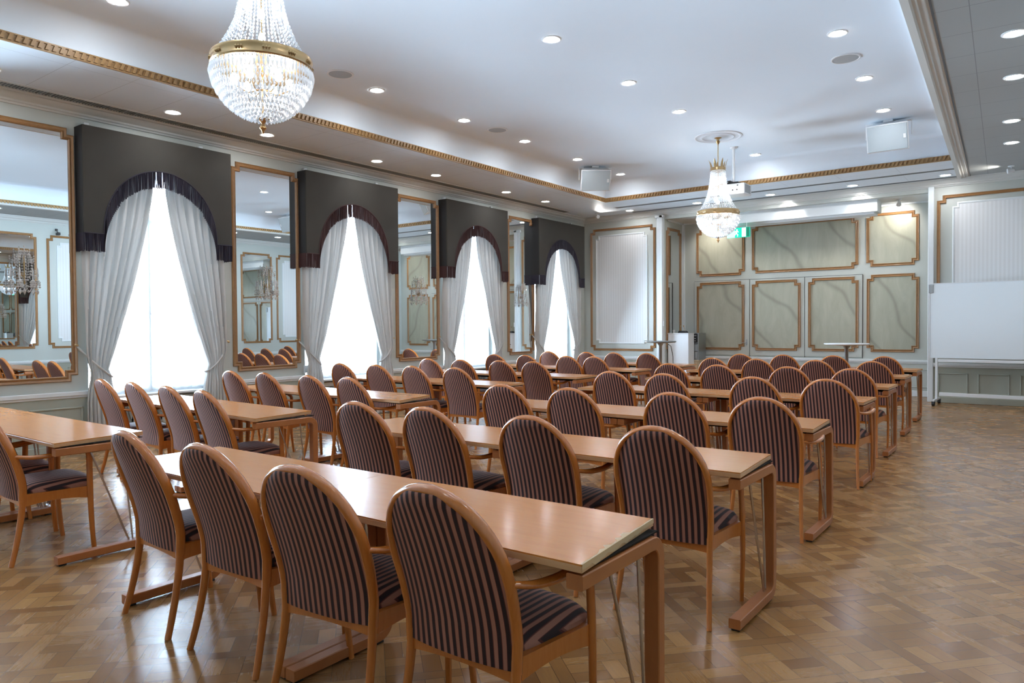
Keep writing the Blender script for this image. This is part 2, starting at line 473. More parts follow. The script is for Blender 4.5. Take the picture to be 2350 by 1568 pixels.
# cornices
def cornice(name, p0, p1, n, ends=(0, 0)):
    mb = MB(); p0, p1, n = Vector(p0), Vector(p1), Vector(n); t = (p1 - p0).normalized()
    pr = [(0, ZB), (.02, ZB), (.03, ZB + .018), (.045, ZB + .025), (.05, ZB + .045), (.075, ZB + .06), (.095, ZB + .085), (.10, ZB + .10), (.13, ZB + .105), (.135, ZC), (0, ZC)]
    A = [mb.bm.verts.new(p0 + n * d + Vector((0, 0, z)) + t * (d * ends[0])) for d, z in pr]
    B = [mb.bm.verts.new(p1 + n * d + Vector((0, 0, z)) - t * (d * ends[1])) for d, z in pr]
    for i in range(len(pr)): mb.bm.faces.new((A[i], A[(i + 1) % len(pr)], B[(i + 1) % len(pr)], B[i]))
    mb.bm.faces.new(A[::-1]); mb.bm.faces.new(B)
    struct(mb, name, 'cornice', smooth=30)
cornice('trim_4', (XL, YN, 0), (XL, YF, 0), (1, 0, 0), (1, 1))
cornice('trim_5', (XL, YF, 0), (XR, YF, 0), (0, -1, 0), (1, 1))
cornice('trim_6', (XR, YF, 0), (XR, YN, 0), (-1, 0, 0), (1, 1))
cornice('trim_7', (XR, YN, 0), (XL, YN, 0), (0, 1, 0), (1, 1))
# small cornice inside the alcove
mb = MB(); mb.box(AX0, AX1, AY - .03, AY, AZ - .03, AZ); mb.box(AX0, AX0 + .03, YF + .12, AY - .03, AZ - .03, AZ); mb.box(AX1 - .03, AX1, YF + .12, AY - .03, AZ - .03, AZ)
mb.box(AX0, AX0 + .05, AY - .05, AY, 0, AZ - .03)
struct(mb, 'trim_8', 'wallw')
# pilasters at the alcove mouth
mb = MB()
mb.box(AX0 - .17, AX0, YF - .05, YF + .0, 0, ZB + .02, .008); mb.box(AX0 - .10, AX0 - .02, YF - .075, YF - .045, 0, ZB + .02, .01)
mb.box(AX0 - .20, AX0 + .01, YF - .075, YF + .0, ZB - .04, ZB + .02, .008)
struct(mb, 'trim_9', 'wallw')
mb = MB(); mb.box(AX1 - .01, AX1 + .08, YF - .04, YF + .0, 0, ZB + .02, .008); struct(mb, 'trim_10', 'wallw')
# boxed beam inside the alcove head
mb = MB(); mb.box(-5.75, -2.56, 14.66, 15.05, 3.44, AZ + .02, .006); mb.box(-5.75, -2.62, 14.72, 15.05, 3.40, 3.45, .006)
struct(mb, 'trim_11', 'wallw')
# dado rails, dado fields, skirting
def wallrun(name, segs, axis, pos, n, rail=(.63, .69), field=True):
    """segs along the wall; axis 'y' => wall plane x=pos with normal n (+1/-1); axis 'x' => y=pos"""
    def bx(mb, a, b, d0, d1, z0, z1, bev=0):
        lo, hi = sorted((pos + n * d0, pos + n * d1))
        if axis == 'y': mb.box(lo, hi, a, b, z0, z1, bev)
        else: mb.box(a, b, lo, hi, z0, z1, bev)
    r, d, s = MB(), MB(), MB()
    for a, b in segs:
        bx(r, a, b, 0, .045, rail[0] + .012, rail[1], .006); bx(r, a, b, 0, .028, rail[0] - .012, rail[0] + .02, .004)
        bx(d, a, b, 0, .012, 0, rail[0])
        bx(s, a, b, .012, .03, 0, .11, .006)
        k = max(1, round((b - a) / .62)); w = (b - a) / k
        for i in range(k):
            p, q = a + i * w + .07, a + (i + 1) * w - .07
            if q - p < .1: continue
            for (u0, u1, z0, z1) in ((p, q, .17, .19), (p, q, .50, .52), (p, p + .02, .17, .52), (q - .02, q, .17, .52)):
                bx(d, u0, u1, .012, .028, z0, z1, .005)
    return r, d, s
def runs(nm, *a, num=20, **k):
    r, d, s = wallrun(nm, *a, **k)
    struct(r, 'trim_%d' % num, 'wallw'); struct(d, 'trim_%d' % (num + 1), 'dado'); struct(s, 'baseboard_' + nm, 'dado')
runs('left', [(YN, NIC[0][0])] + [(NIC[i][1], NIC[i + 1][0]) for i in range(4)] + [(NIC[4][1], YF)], 'y', XL, 1, num=12)
runs('far', [(XL, AX0 - .17), (AX1 + .08, XR)], 'x', YF, -1, num=14)
runs('right', [(YN, YF)], 'y', XR, -1, num=16)
r, d, s = wallrun('alcove', [(AX0 + .05, AX1)], 'x', AY, -1)
struct(r, 'trim_18', 'wallw'); struct(d, 'trim_19', 'wall'); struct(s, 'baseboard_alcove', 'wallw')

# ------------------------------------------------------------------ notched frames
def notched(u0, u1, v0, v1, k):
    return [(u0 + k, v0), (u1 - k, v0), (u1 - k, v0 + k), (u1, v0 + k), (u1, v1 - k), (u1 - k, v1 - k), (u1 - k, v1), (u0 + k, v1), (u0 + k, v1 - k), (u0, v1 - k), (u0, v0 + k), (u0 + k, v0 + k)]
def offset(P, d):
    n = len(P); out = []
    for i in range(n):
        a, p, b = P[i - 1], P[i], P[(i + 1) % n]
        o = [0, 0]
        for (q0, q1) in ((a, p), (p, b)):
            dx, dy = q1[0] - q0[0], q1[1] - q0[1]; L = math.hypot(dx, dy)
            o[0] += -dy / L * d; o[1] += dx / L * d
        out.append((p[0] + o[0], p[1] + o[1]))
    return out
def frame_mesh(mb, P, f, prof):
    """prof list of (inset, height)"""
    rings = []
    for d, h in prof:
        Q = offset(P, d) if d else P
        rings.append([mb.bm.verts.new(f(u, v, h)) for u, v in Q])
    n = len(P)
    for i in range(len(rings) - 1):
        for k in range(n): mb.bm.faces.new((rings[i][k], rings[i][(k + 1) % n], rings[i + 1][(k + 1) % n], rings[i + 1][k]))
def mapper(axis, pos, n, u0=0, z0=0):
    if axis == 'y': return lambda u, v, d: (n * d, u - u0, v - z0)
    return lambda u, v, d: (u - u0, n * d, v - z0)
GP = [(0, 0), (.002, .018), (.010, .026), (.018, .018), (.030, .014), (.042, .020), (.050, .030), (.058, .022), (.060, 0)]
def framed(name, label, cat, axis, pos, n, u, v, k, fill, group, w=.06, gp=None, partname='panel', framemat='gold', inner=None):
    c = (u[0] + u[1]) / 2
    loc = (pos, c, v[0]) if axis == 'y' else (c, pos, v[0])
    t = thing(name, label, cat, loc, 0, group)
    f = mapper(axis, pos, n, c, v[0])
    P = notched(u[0], u[1], v[0], v[1], k)
    s = w / .06
    mb = MB(); frame_mesh(mb, P, f, [(a * s, b) for a, b in (gp or GP)]); mb.build('frame', framemat, t, 30)
    if fill:
        mb = MB(); Q = offset(P, w * .8); mb.poly(Q, .002, .008, f); mb.build(partname, fill, t, 0)
    if inner:
        (iu, iv, ik) = inner
        Pi = notched(iu[0], iu[1], iv[0], iv[1], ik)
        mb = MB(); frame_mesh(mb, Pi, f, [(0, 0), (.004, .016), (.02, .020), (.036, .012), (.04, 0)]); mb.build('inner_frame', 'wallw', t, 30)
        mb = MB(); mb.poly(offset(Pi, .03), .001, .008, f); mb.build('fabric_panel', 'panel', t, 0)
    return t

# window-wall mirrors
ordn = ['first', 'second', 'third', 'fourth', 'fifth', 'sixth', 'seventh', 'eighth']
for i, (a, b) in enumerate(MIR):
    lab = ['tall gilt-framed wall mirror nearest the camera, cut by the left picture edge', 'tall gilt-framed wall mirror between the nearest two curtained windows', 'tall gilt-framed wall mirror between the middle two curtained windows', 'narrow-looking tall gilt-framed wall mirror beside the farthest window'][i]
    framed('wall_mirror', lab, 'mirror', 'y', XL, 1, (a, b), (.80, 3.59), .07, 'mirror', 'gilt-framed mirrors on the window wall', .062, None, 'mirror_glass')
# right wall (seen only in the mirrors)
for i, y0 in enumerate((-.35, 2.65, 5.65, 8.7, 11.7)):
    if i in (2, 4) or i == 3:
        framed('wall_mirror', 'gilt-framed mirror on the wall opposite the windows, %s seen in reflection' % ['', '', 'nearest', 'middle', 'farthest'][i], 'mirror', 'y', XR, -1, (y0, y0 + 1.0), (.95, 3.5), .07, 'mirror', 'mirrors on the wall opposite the windows', .055, None, 'mirror_glass')
for i, (a, b) in enumerate(((3.8, 5.5), (6.85, 8.55), (9.85, 11.55), (12.85, 14.35))):
    framed('wall_panel', '%s gilt-framed striped panel on the wall opposite the windows, seen in mirrors' % ordn[i], 'wall panel', 'y', XR, -1, (a, b), (.95, 3.5), .08, None, 'framed panels on the wall opposite the windows', .05, inner=((a + .2, b - .2), (1.1, 3.35), .07))
# far wall panels
framed('wall_panel', 'tall white striped panel in a gilt frame left of the alcove', 'wall panel', 'x', YF, -1, (-8.53, -6.90), (.81, 3.58), .075, None, 'framed striped panels beside the alcove', .05, inner=((-8.39, -7.09), (.965, 3.43), .07))
framed('wall_panel', 'tall striped panel in a gilt frame above the whiteboard', 'wall panel', 'x', YF, -1, (-1.60, .55), (.81, 3.585), .085, None, 'framed striped panels beside the alcove', .055, inner=((-1.37, .35), (.98, 3.45), .07))
# alcove marble panels
mar = [('upper marbled panel partly behind the far chandelier, left end of the alcove', (-6.37, -5.285), (2.45, 3.50)),
       ('wide upper marbled panel in the middle of the alcove wall', (-5.13, -3.04), (2.465, 3.49)),
       ('spotlit upper marbled panel at the right end of the alcove', (-2.90, -1.99), (2.485, 3.51)),
       ('lower right marbled panel with bluish diagonal veins beside the pilaster', (-2.89, -1.986), (.83, 2.33))]
for lab, u, v in mar:
    framed('marbled_panel', lab, 'wall panel', 'x', AY, -1, u, v, .075, 'marble', 'gilt-framed marbled panels in the alcove', .055)
# cupboard doors with marbled panels
def panel_door(name, label, x0, x1, u, v, handle):
    t = thing(name, label, 'door', ((x0 + x1) / 2, AY - .012, .72))
    cx = (x0 + x1) / 2
    mb = MB(); mb.box(x0 + .006 - cx, x1 - .006 - cx, -.012, .010, .0, 1.62, .003); mb.build('leaf', 'wall', t)
    f = lambda a, b, d: (a - cx, -.012 - d, b - .72)
    P = notched(u[0], u[1], v[0], v[1], .075)
    mb = MB(); frame_mesh(mb, P, f, [(a * .9, b) for a, b in GP]); mb.build('frame', 'gold', t, 30)
    mb = MB(); mb.poly(offset(P, .045), .001, .006, f); mb.build('marbled_panel', 'marble', t, 0)
    if handle is not None:
        mb = MB(); mb.box(handle - .015 - cx, handle + .015 - cx, -.02, -.012, .22, .34, .004); mb.tube([(handle - cx, -.018, .27), (handle - cx, -.05, .27), (handle - .09 - cx, -.05, .27)], .007, 6); mb.build('handle', 'steel', t)
panel_door('panelled_door', 'left marbled panel door in the alcove with a small metal handle', -6.42, -5.173, (-6.352, -5.283), (.83, 2.315), -5.235)
panel_door('panelled_door', 'middle marbled panel door in the alcove, right of the handle', -5.173, -4.046, (-5.12, -4.121), (.83, 2.305), None)
panel_door('panelled_door', 'right marbled panel door in the alcove behind the right bar table', -4.046, -2.96, (-3.975, -3.03), (.83, 2.31), None)
mb = MB()
for x in (-6.42, -5.173, -4.046, -2.96): mb.box(x - .007, x + .007, AY - .002, AY + .002, .70, 2.34)
mb.box(-6.42, -2.96, AY - .003, AY + .002, 2.335, 2.35)
struct(mb, 'trim_24', 'grout', smooth=0)
# mirror on the alcove side wall
t = framed('wall_mirror', 'narrow gilt-framed mirror on the side wall of the alcove', 'mirror', 'y', AX0, 1, (14.60, 15.36), (.78, 3.50), .07, 'mirror', None, .06, None, 'mirror_glass')

# ------------------------------------------------------------------ windows, drapes, pelmets
def window(i, a, b):
    n = 'window_%d' % (i + 1)
    t = bpy.data.objects.new(n, None); COL.objects.link(t); t['kind'] = 'structure'; t.location = (XL - .26, (a + b) / 2, .6)
    W = (b - a) / 2; H = 3.42 - .6
    mb = MB()
    mb.box(-.03, .03, -W, -W + .07, -.02, H); mb.box(-.03, .03, W - .07, W, -.02, H)
    mb.box(-.03, .03, -W, W, -.02, .07); mb.box(-.03, .03, -W, W, H - .07, H)
    mb.box(-.035, .035, -.045, .045, 0, H); mb.box(-.03, .03, -W, W, H * .74 - .035, H * .74 + .035)
    for s in (-1, 1):
        c = s * W / 2
        mb.box(-.02, .02, -W if s < 0 else 0, 0 if s < 0 else W, H * .34 - .012, H * .34 + .012)
        mb.box(-.02, .02, c - .012, c + .012, H * .74, H)
    mb.build('frame', 'win', t, 0)
    mb = MB(); mb.box(-.004, .004, -W + .06, W - .06, .06, H - .06); mb.build('pane', 'glass', t, 0)
    mb = MB(); mb.box(.02, .24, -W, W, -.03, 0, .006); mb.build('window_sill', 'wallw', t)
    # lattice-fronted radiator cover below the sill
    rc = thing('radiator_cover', 'grey lattice radiator cover under the %s window' % ['unseen', 'nearest', 'second nearest', 'third', 'farthest'][i], 'radiator cover', (XL - .17, (a + b) / 2, .02), 0, 'radiator covers under the windows')
    mb = MB(); mb.box(-.02, .02, -W + .1, W - .1, .0, .06); mb.box(-.02, .02, -W + .1, W - .1, .46, .52)
    mb.box(-.02, .02, -W + .1, -W + .15, .06, .46); mb.box(-.02, .02, W - .15, W - .1, .06, .46); mb.build('frame', 'wallw', rc, 0)
    mb = MB(); k = int((2 * W - .3) / .11)
    for j in range(k):
        y = -W + .15 + (j + .5) * (2 * W - .3) / k
        for s in (-1, 1):
            mb.box(-.006, .006, -.012, .012, -.215, .215, 0, 1, Matrix.Translation((0, y, .26)) @ Matrix.Rotation(s * .26, 4, 'X'))
    mb.build('lattice', 'grille', rc, 0)
def net(i, a, b):
    W = (b - a) / 2; mb = MB(); rows = []
    for z in (.02, 2.8):
        rows.append([mb.bm.verts.new((.012 * math.sin(j * .9) + .006 * math.sin(j * 2.3), -W + .01 + (2 * W - .02) * j / 90, z)) for j in range(91)])
    for j in range(90): mb.bm.faces.new((rows[0][j], rows[0][j + 1], rows[1][j + 1], rows[1][j]))
    o = mb.build('net_curtain', 'sheer', None, 60)
    o.location = (XL - .18, (a + b) / 2, .6)
    o['label'] = 'sheer white net curtain glowing in the %s window' % ['unseen', 'nearest', 'second nearest', 'third', 'farthest'][i]
    o['category'] = 'curtain'; o['group'] = 'net curtains in the window niches'
def drape(i, s, a, b):
    """s=-1 left drape, +1 right drape; tied back to the side"""
    c = (a + b) / 2; W = (b - a) / 2
    out = W - .04                       # outer edge (distance from centre)
    wn = ['unseen', 'nearest', 'second nearest', 'third', 'farthest'][i]
    sd = 'left' if s < 0 else 'right'
    t = thing('drape', '%s pale grey tied-back drape of the %s window' % (sd, wn), 'curtain', (XL + .1, c, 0), 0, 'tied-back drapes at the windows')
    zs = [3.4, 3.2, 3.0, 2.8, 2.6, 2.4, 2.2, 2.0, 1.8, 1.6, 1.4, 1.25, 1.1, 1.0, .92, .86, .8, .7, .55, .35, .15, .01]
    mb = MB(); K = 84; rows = []
    for z in zs:
        if z > .86:
            q = (z - .86) / 2.54
            inner = .07 + (out - .30) * max(0, 1 - q / .86) ** 1.25
        else:
            inner = out - .29 - .05 * min(1, (.86 - z) / .6)
        o2 = out + (0 if z > .95 else .0)
        gather = math.exp(-((z - .86) / .16) ** 2)
        row = []
        for j in range(K + 1):
            u = j / K
            y = o2 + (inner - o2) * u
            if gather > .01: y = y * (1 - gather * .5) + (out - .17 + (inner - out) * .55 * (u - .5)) * gather * .5
            ph = 2 * PI * (7.5 * u + .3 * math.sin(z * 1.3 + i))
            amp = .048 * (1 - .45 * gather) * (.75 + .25 * math.sin(9 * u + z))
            x = amp * math.sin(ph) + .010 * math.sin(2.7 * ph + i) - .02
            if z < .8: x *= .8
            row.append(mb.bm.verts.new((x, s * (y + .006 * math.cos(ph)), z)))
        rows.append(row)
    for r in range(len(rows) - 1):
        for j in range(K): mb.bm.faces.new((rows[r][j], rows[r][j + 1], rows[r + 1][j + 1], rows[r + 1][j]))
    mb.build('cloth', 'drape', t, 70)
    mb = MB()
    p0 = Vector((-.09, s * (out + .07), 1.20)); p1 = Vector((.045, s * (out - .05), 1.0)); p2 = Vector((.05, s * (out - .24), .84)); p3 = Vector((-.03, s * (out - .29), .83))
    path = [((1 - q) ** 3) * p0 + 3 * q * (1 - q) ** 2 * p1 + 3 * q * q * (1 - q) * p2 + q ** 3 * p3 for q in [k / 14 for k in range(15)]]
    mb.tube(path, .011, 6, scale=lambda k: 1 + .25 * (k % 2)); mb.build('tie_rope', 'drape', t)
    mb = MB(); mb.lathe([(.0, -.1), (.02, -.1), (.022, -.085), (.006, -.08), (.006, -.055), (.014, -.05), (0, -.04)], 10, (0, s * (out + .07), 1.20), 'X'); mb.build('wall_hook', 'brass', t)
def pelmet(i, a, b):
    wn = ['unseen', 'nearest', 'second nearest', 'third', 'farthest'][i]
    c = (a + b) / 2; W = (b - a) / 2; D = .2
    fm = 'fr1' if i in (1, 4) else 'fr2'
    fc = 'aubergine' if i in (1, 4) else 'maroon'
    t = thing('pelmet', 'dark arched pelmet with %s fringe over the %s window' % (fc, wn), 'pelmet', (XL, c, 2.42), 0, 'arched pelmets over the windows')
    z0, z1 = 2.44 - 2.42, 3.62 - 2.42
    hw = .685
    arch = [(-W, z0), (-hw - .0, z0)]
    NA = 40; pts = []
    for k in range(NA + 1):
        th = PI - PI * k / NA
        pts.append((hw * math.cos(th), z0 + .80 * math.sin(th) ** .92))
    edge = [(-W, z0)] + pts + [(W, z0)]
    mb = MB()
    mb.poly([(-W, z1)] + edge + [(W, z1)], D - .022, D, lambda u, v, d: (d, u, v)); mb.build('face', 'pelmet', t, 0)
    mb = MB(); mb.box(0, D - .022, -W, -W + .02, z0, z1); mb.box(0, D - .022, W - .02, W, z0, z1); mb.box(0, D - .022, -W + .02, W - .02, z1 - .02, z1); mb.build('side_return', 'pelside', t, 0)
    mb = MB()
    mb.tube([(D + .004, u, v) for u, v in edge], .007, 6, Vector((1, 0, 0))); mb.build('cord', fm, t)
    mb = MB(); sp = .0085; L = .20
    def zat(y):
        if abs(y) >= hw: return z0
        th = math.acos(max(-1, min(1, y / hw))); return z0 + .80 * math.sin(th) ** .92
    y = -W + .004
    while y < W:
        z = zat(y); l = L * random.uniform(.93, 1.04)
        r = .0034; dx = random.uniform(-.003, .003)
        xs = D + .002 + dx
        q = [(xs + r * ca, y + r * sa + random.uniform(-.002, .002)) for ca, sa in ((1, 0), (-.5, .87), (-.5, -.87))]
        A = [mb.bm.verts.new((p[0], p[1], z)) for p in q]
        yd = random.uniform(-.004, .004)
        B = [mb.bm.verts.new((p[0], p[1] + yd, z - l)) for p in q]
        for k in range(3): mb.bm.faces.new((A[k], A[(k + 1) % 3], B[(k + 1) % 3], B[k]))
        y += sp * .5
    # denser threads on the steep shoulders and on the side returns
    for sgn in (-1, 1):
        for k in range(26):
            zz = z0 + .55 * k / 26; yy = sgn * hw * math.sqrt(max(0, 1 - ((zz - z0) / .8) ** 2))
            yy -= sgn * .004
            mb.box(D - .004, D + .004, yy - .004, yy + .004, zz - L, zz)
        for k in range(22):
            x = .006 + k * (D - .012) / 22
            mb.box(x - .0035, x + .0035, sgn * W - .004, sgn * W + .004, z0 - L * random.uniform(.95, 1.03), z0 + .005)
    mb.build('fringe', fm, t, 0)
    mb = MB(); mb.box(.02, .06, -W + .08, -W + .13, z1, z1 + .06); mb.box(.02, .06, W - .35, W - .30, z1, z1 + .06); mb.build('bracket', 'wallw', t, 0)
for i, (a, b) in enumerate(NIC):
    window(i, a, b); net(i, a, b)
    if i:
        drape(i, -1, *PEL[i]); drape(i, 1, *PEL[i]); pelmet(i, *PEL[i])

# ------------------------------------------------------------------ chair
def make_chair():
    t = thing('striped_armchair', 'x', 'chair')
    def yb(z):      # recline of the back
        return -.150 - (.165 * (max(0, z - .45) / .475) ** 1.35)
    # outline of the bent wood back (half width by height)
    hw0, hw1, zs, zt = .212, .226, .64, .908
    path = []
    for k in range(7):
        z = .36 + (zs - .36) * k / 6
        path.append((-(hw0 + (hw1 - hw0) * k / 6), z))
    for k in range(1, 24):
        th = PI - PI * k / 24
        path.append((hw1 * math.cos(th), zs + (zt - zs) * math.sin(th) ** .9))
    path += [(-x, z) for x, z in path[:7][::-1]]
    P3 = [(x, yb(z), z) for x, z in path]
    mb = MB(); mb.tube(P3, .0145, 10, Vector((0, 1, .25)), r2=.022); mb.build('back_frame', 'chair', t, 60)
    # upholstered back pad, front and rear skins
    mb = MB(); NU, NV = 20, 22; ft, bk = [], []
    def hwz(z):
        if z <= zs: return hw0 + (hw1 - hw0) * max(0, z - .36) / (zs - .36)
        q = min(1, (z - zs) / (zt - zs)); return hw1 * math.sqrt(max(0, 1 - q ** (2 / .9)))
    for j in range(NV + 1):
        q = j / NV; z = .368 + (zt - .008 - .368) * (1 - (1 - q) ** 1.6)
        h = max(.012, hwz(z) - .008)
        fr_, br_ = [], []
        for i in range(NU + 1):
            u = -1 + 2 * i / NU; x = u * h
            e = (1 - abs(u) ** 3.5) * min(1, (1 - q) * 5 + .1) * min(1, q * 8 + .25)
            sag = .022 * (1 - (x / hw1) ** 2)
            fr_.append(mb.bm.verts.new((x, yb(z) + .006 + .026 * e - sag * .6, z)))
            br_.append(mb.bm.verts.new((x, yb(z) - .006 - .014 * e - sag * .8, z)))
        ft.append(fr_); bk.append(br_)
    for S in (ft, bk):
        for j in range(NV):
            for i in range(NU): mb.bm.faces.new((S[j][i], S[j][i + 1], S[j + 1][i + 1], S[j + 1][i]))
    for j in range(NV):
        mb.bm.faces.new((ft[j][0], ft[j + 1][0], bk[j + 1][0], bk[j][0])); mb.bm.faces.new((ft[j][-1], bk[j][-1], bk[j + 1][-1], ft[j + 1][-1]))
    for i in range(NU):
        mb.bm.faces.new((ft[0][i], bk[0][i], bk[0][i + 1], ft[0][i + 1])); mb.bm.faces.new((ft[-1][i], ft[-1][i + 1], bk[-1][i + 1], bk[-1][i]))
    mb.build('backrest', 'stripe', t, 50)
    # seat cushion
    mb = MB(); NX, NY = 16, 16; top, bot = [], []
    def seatpt(u, v, z):
        h = .205 + .045 * v
        fx = 1 - .10 * abs(u) ** 6 * (abs(2 * v - 1) ** 6)
        y = -.135 + (.365 + .03 * (1 - u * u)) * v
        return (u * h * fx, y, z)
    for j in range(NY + 1):
        v = j / NY; a, b_ = [], []
        for i in range(NX + 1):
            u = -1 + 2 * i / NX
            e = (1 - abs(u) ** 5) * (1 - abs(2 * v - 1) ** 6)
            a.append(mb.bm.verts.new(seatpt(u, v, .425 + .040 * e ** .5 + .006 * (1 - u * u) - .012 * v * 0)))
            b_.append(mb.bm.verts.new(seatpt(u * .985, v, .405)))
        top.append(a); bot.append(b_)
    for S in (top, bot):
        for j in range(NY):
            for i in range(NX): mb.bm.faces.new((S[j][i], S[j][i + 1], S[j + 1][i + 1], S[j + 1][i]))
    for j in range(NY):
        mb.bm.faces.new((top[j][0], top[j + 1][0], bot[j + 1][0], bot[j][0])); mb.bm.faces.new((top[j][-1], bot[j][-1], bot[j + 1][-1], top[j + 1][-1]))
    for i in range(NX):
        mb.bm.faces.new((top[0][i], bot[0][i], bot[0][i + 1], top[0][i + 1])); mb.bm.faces.new((top[-1][i], top[-1][i + 1], bot[-1][i + 1], bot[-1][i]))
    mb.build('seat', 'stripe', t, 55)
    # seat frame: side rails with a curved lower edge, front and rear rails
    mb = MB()
    for s in (-1, 1):
        A, B, C_, D_ = [], [], [], []
        for k in range(13):
            v = k / 12; y = -.15 + .345 * v; x = s * (.208 + .042 * v)
            zl = .335 + .018 * math.sin(PI * v); zh = .408
            for L, xx, zz in ((A, x - s * .012, zl), (B, x + s * .012, zl), (C_, x + s * .012, zh), (D_, x - s * .012, zh)): L.append(mb.bm.verts.new((xx, y, zz)))
        for k in range(12):
            for L0, L1 in ((A, B), (B, C_), (C_, D_), (D_, A)): mb.bm.faces.new((L0[k], L1[k], L1[k + 1], L0[k + 1]))
        for k in (0, 12): mb.bm.faces.new((A[k], B[k], C_[k], D_[k]))
    for (y0, y1, w, bow, zl) in ((.185, .208, .25, .022, .345), (-.156, -.136, .212, -.002, .330)):
        A, B, C_, D_ = [], [], [], []
        for k in range(13):
            u = -1 + k / 6; bb = bow * (1 - u * u)
            zz0 = zl + .012 * (1 - u * u)
            for L, yy, zz in ((A, y0, zz0), (B, y1, zz0), (C_, y1, .408), (D_, y0, .408)): L.append(mb.bm.verts.new((u * w, yy + bb, zz)))
        for k in range(12):
            for L0, L1 in ((A, B), (B, C_), (C_, D_), (D_, A)): mb.bm.faces.new((L0[k], L1[k], L1[k + 1], L0[k + 1]))
        for k in (0, 12): mb.bm.faces.new((A[k], B[k], C_[k], D_[k]))
    mb.build('seat_frame', 'chair', t)
    for s in (-1, 1):
        mb = MB()
        pr = [(s * (.212 + .02 * (1 - z / .40) ** 2), -.150 - .072 * (1 - z / .40) ** 1.6, z) for z in [.40 * k / 8 for k in range(9)]]
        mb.tube(pr, .0145, 10, Vector((0, 1, 0)), r2=.019, scale=lambda k: .78 + .24 * k / 8); mb.build('leg', 'chair', t, 60)
    for s in (-1, 1):
        mb = MB()
        pr = [(s * (.252 + .012 * math.sin(PI * k / 9)), .200 + .020 * (1 - k / 9) ** 3 - .004 * math.sin(PI * k / 9), .60 * k / 9) for k in range(10)]
        pr += [(s * .254, .192, .625), (s * .256, .165, .645)]
        mb.tube(pr, .0135, 10, Vector((0, 1, 0)), r2=.018, scale=lambda k: .78 + .22 * min(1, k / 6)); mb.build('leg', 'chair', t, 60)
    for s in (-1, 1):
        mb = MB()
        K = [Vector((s * .222, yb(.645) + .005, .640)), Vector((s * .262, -.12, .628)), Vector((s * .292, -.02, .632)), Vector((s * .290, .09, .646)), Vector((s * .256, .168, .646))]
        pth = []
        for k in range(4):
            p0, p1, p2, p3 = K[max(0, k - 1)], K[k], K[k + 1], K[min(4, k + 2)]
            for q in (0, .25, .5, .75):
                pth.append(.5 * ((2 * p1) + (p2 - p0) * q + (2 * p0 - 5 * p1 + 4 * p2 - p3) * q * q + (-p0 + 3 * p1 - 3 * p2 + p3) * q ** 3))
        pth.append(K[4])
        mb.tube(pth, .020, 10, Vector((0, 0, 1)), r2=.0125, scale=lambda k: .75 + .35 * math.sin(PI * min(1, k / 14) * .9)); mb.build('armrest', 'chair', t, 60)
    return t

# table rows: left end, joint, right end, near-edge y at the right end, slope of the row, skew of the right end
TB = {'R1': (-3.71, -2.385, -1.03, 1.70, 0, .05), 'R2': (-3.80, -2.45, -1.10, 3.17, 0, .035), 'R3': (-3.86, -2.58, -1.19, 4.76, 0, .03),
      'R4': (-4.04, -2.66, -1.25, 6.60, 0, 0), 'R5': (-4.07, -2.70, -1.33, 8.26, 0, 0), 'R6': (-4.24, -2.83, -1.42, 9.93, 0, 0), 'R7': (-4.33, -2.91, -1.49, 11.45, 0, 0),
      'L0': (-7.44, -6.02, -4.60, 1.76, -.012, .09), 'L1': (-7.10, -5.86, -4.62, 3.09, -.06, .11), 'L2': (-7.38, -6.02, -4.66, 4.58, -.01, .15),
      'L3': (-7.62, -6.26, -4.90, 6.30, 0, .02), 'L4': (-7.52, -6.18, -4.84, 7.87, 0, 0), 'L5': (-7.52, -6.19, -4.86, 9.53, 0, 0), 'L6': (-7.36, -6.07, -4.78, 11.08, 0, 0)}
CHAIRS = {   # row key: list of (x, y of origin)
 'R1': [(-3.345, 1.875), (-2.73, 1.87), (-2.06, 1.80), (-1.46, 1.84)],
 'R2': [(-3.47, 3.31), (-2.89, 3.33), (-2.17, 3.34), (-1.47, 3.33)],
 'R3': [(-3.52, 4.86), (-2.89, 4.87), (-2.10, 4.93), (-1.49, 4.97)],
 'R4': [(-3.57, 6.74), (-2.97, 6.70), (-2.12, 6.70), (-1.51, 6.74)],
 'R5': [(-3.70, 8.43), (-3.09, 8.42), (-2.30, 8.48), (-1.65, 8.38)],
 'R6': [(-3.80, 10.12), (-3.17, 10.07), (-2.42, 10.2), (-1.76, 10.28)],
 'R7': [(-3.93, 11.85), (-3.27, 11.70), (-2.56, 11.90), (-1.88, 11.92)],
 'L0': [(-7.02, 1.86), (-6.36, 1.85), (-5.71, 1.88), (-5.05, 1.84)],
 'L1': [(-7.04, 3.41), (-6.36, 3.38), (-5.71, 3.34), (-5.04, 3.24)],
 'L2': [(-7.13, 4.80), (-6.50, 4.76), (-5.76, 4.74), (-5.19, 4.76)],
 'L3': [(-7.31, 6.43), (-6.65, 6.43), (-6.06, 6.55), (-5.40, 6.50)],
 'L4': [(-7.28, 8.03), (-6.62, 7.98), (-5.97, 8.09), (-5.42, 8.10)],
 'L5': [(-7.36, 9.78), (-6.72, 9.73), (-5.93, 9.66), (-5.47, 9.79)],
 'L6': [(-7.33, 11.43), (-6.52, 11.25), (-5.98, 11.56), (-5.36, 11.62)],
}
ROT = {'R1': 1.5, 'R2': 2, 'R3': 2.5, 'R4': 1, 'R5': 1, 'L0': -3, 'L1': -4, 'L2': -1}
RX = {('R1', 0): -4, ('R1', 1): 1, ('R1', 2): 5, ('R1', 3): 0}
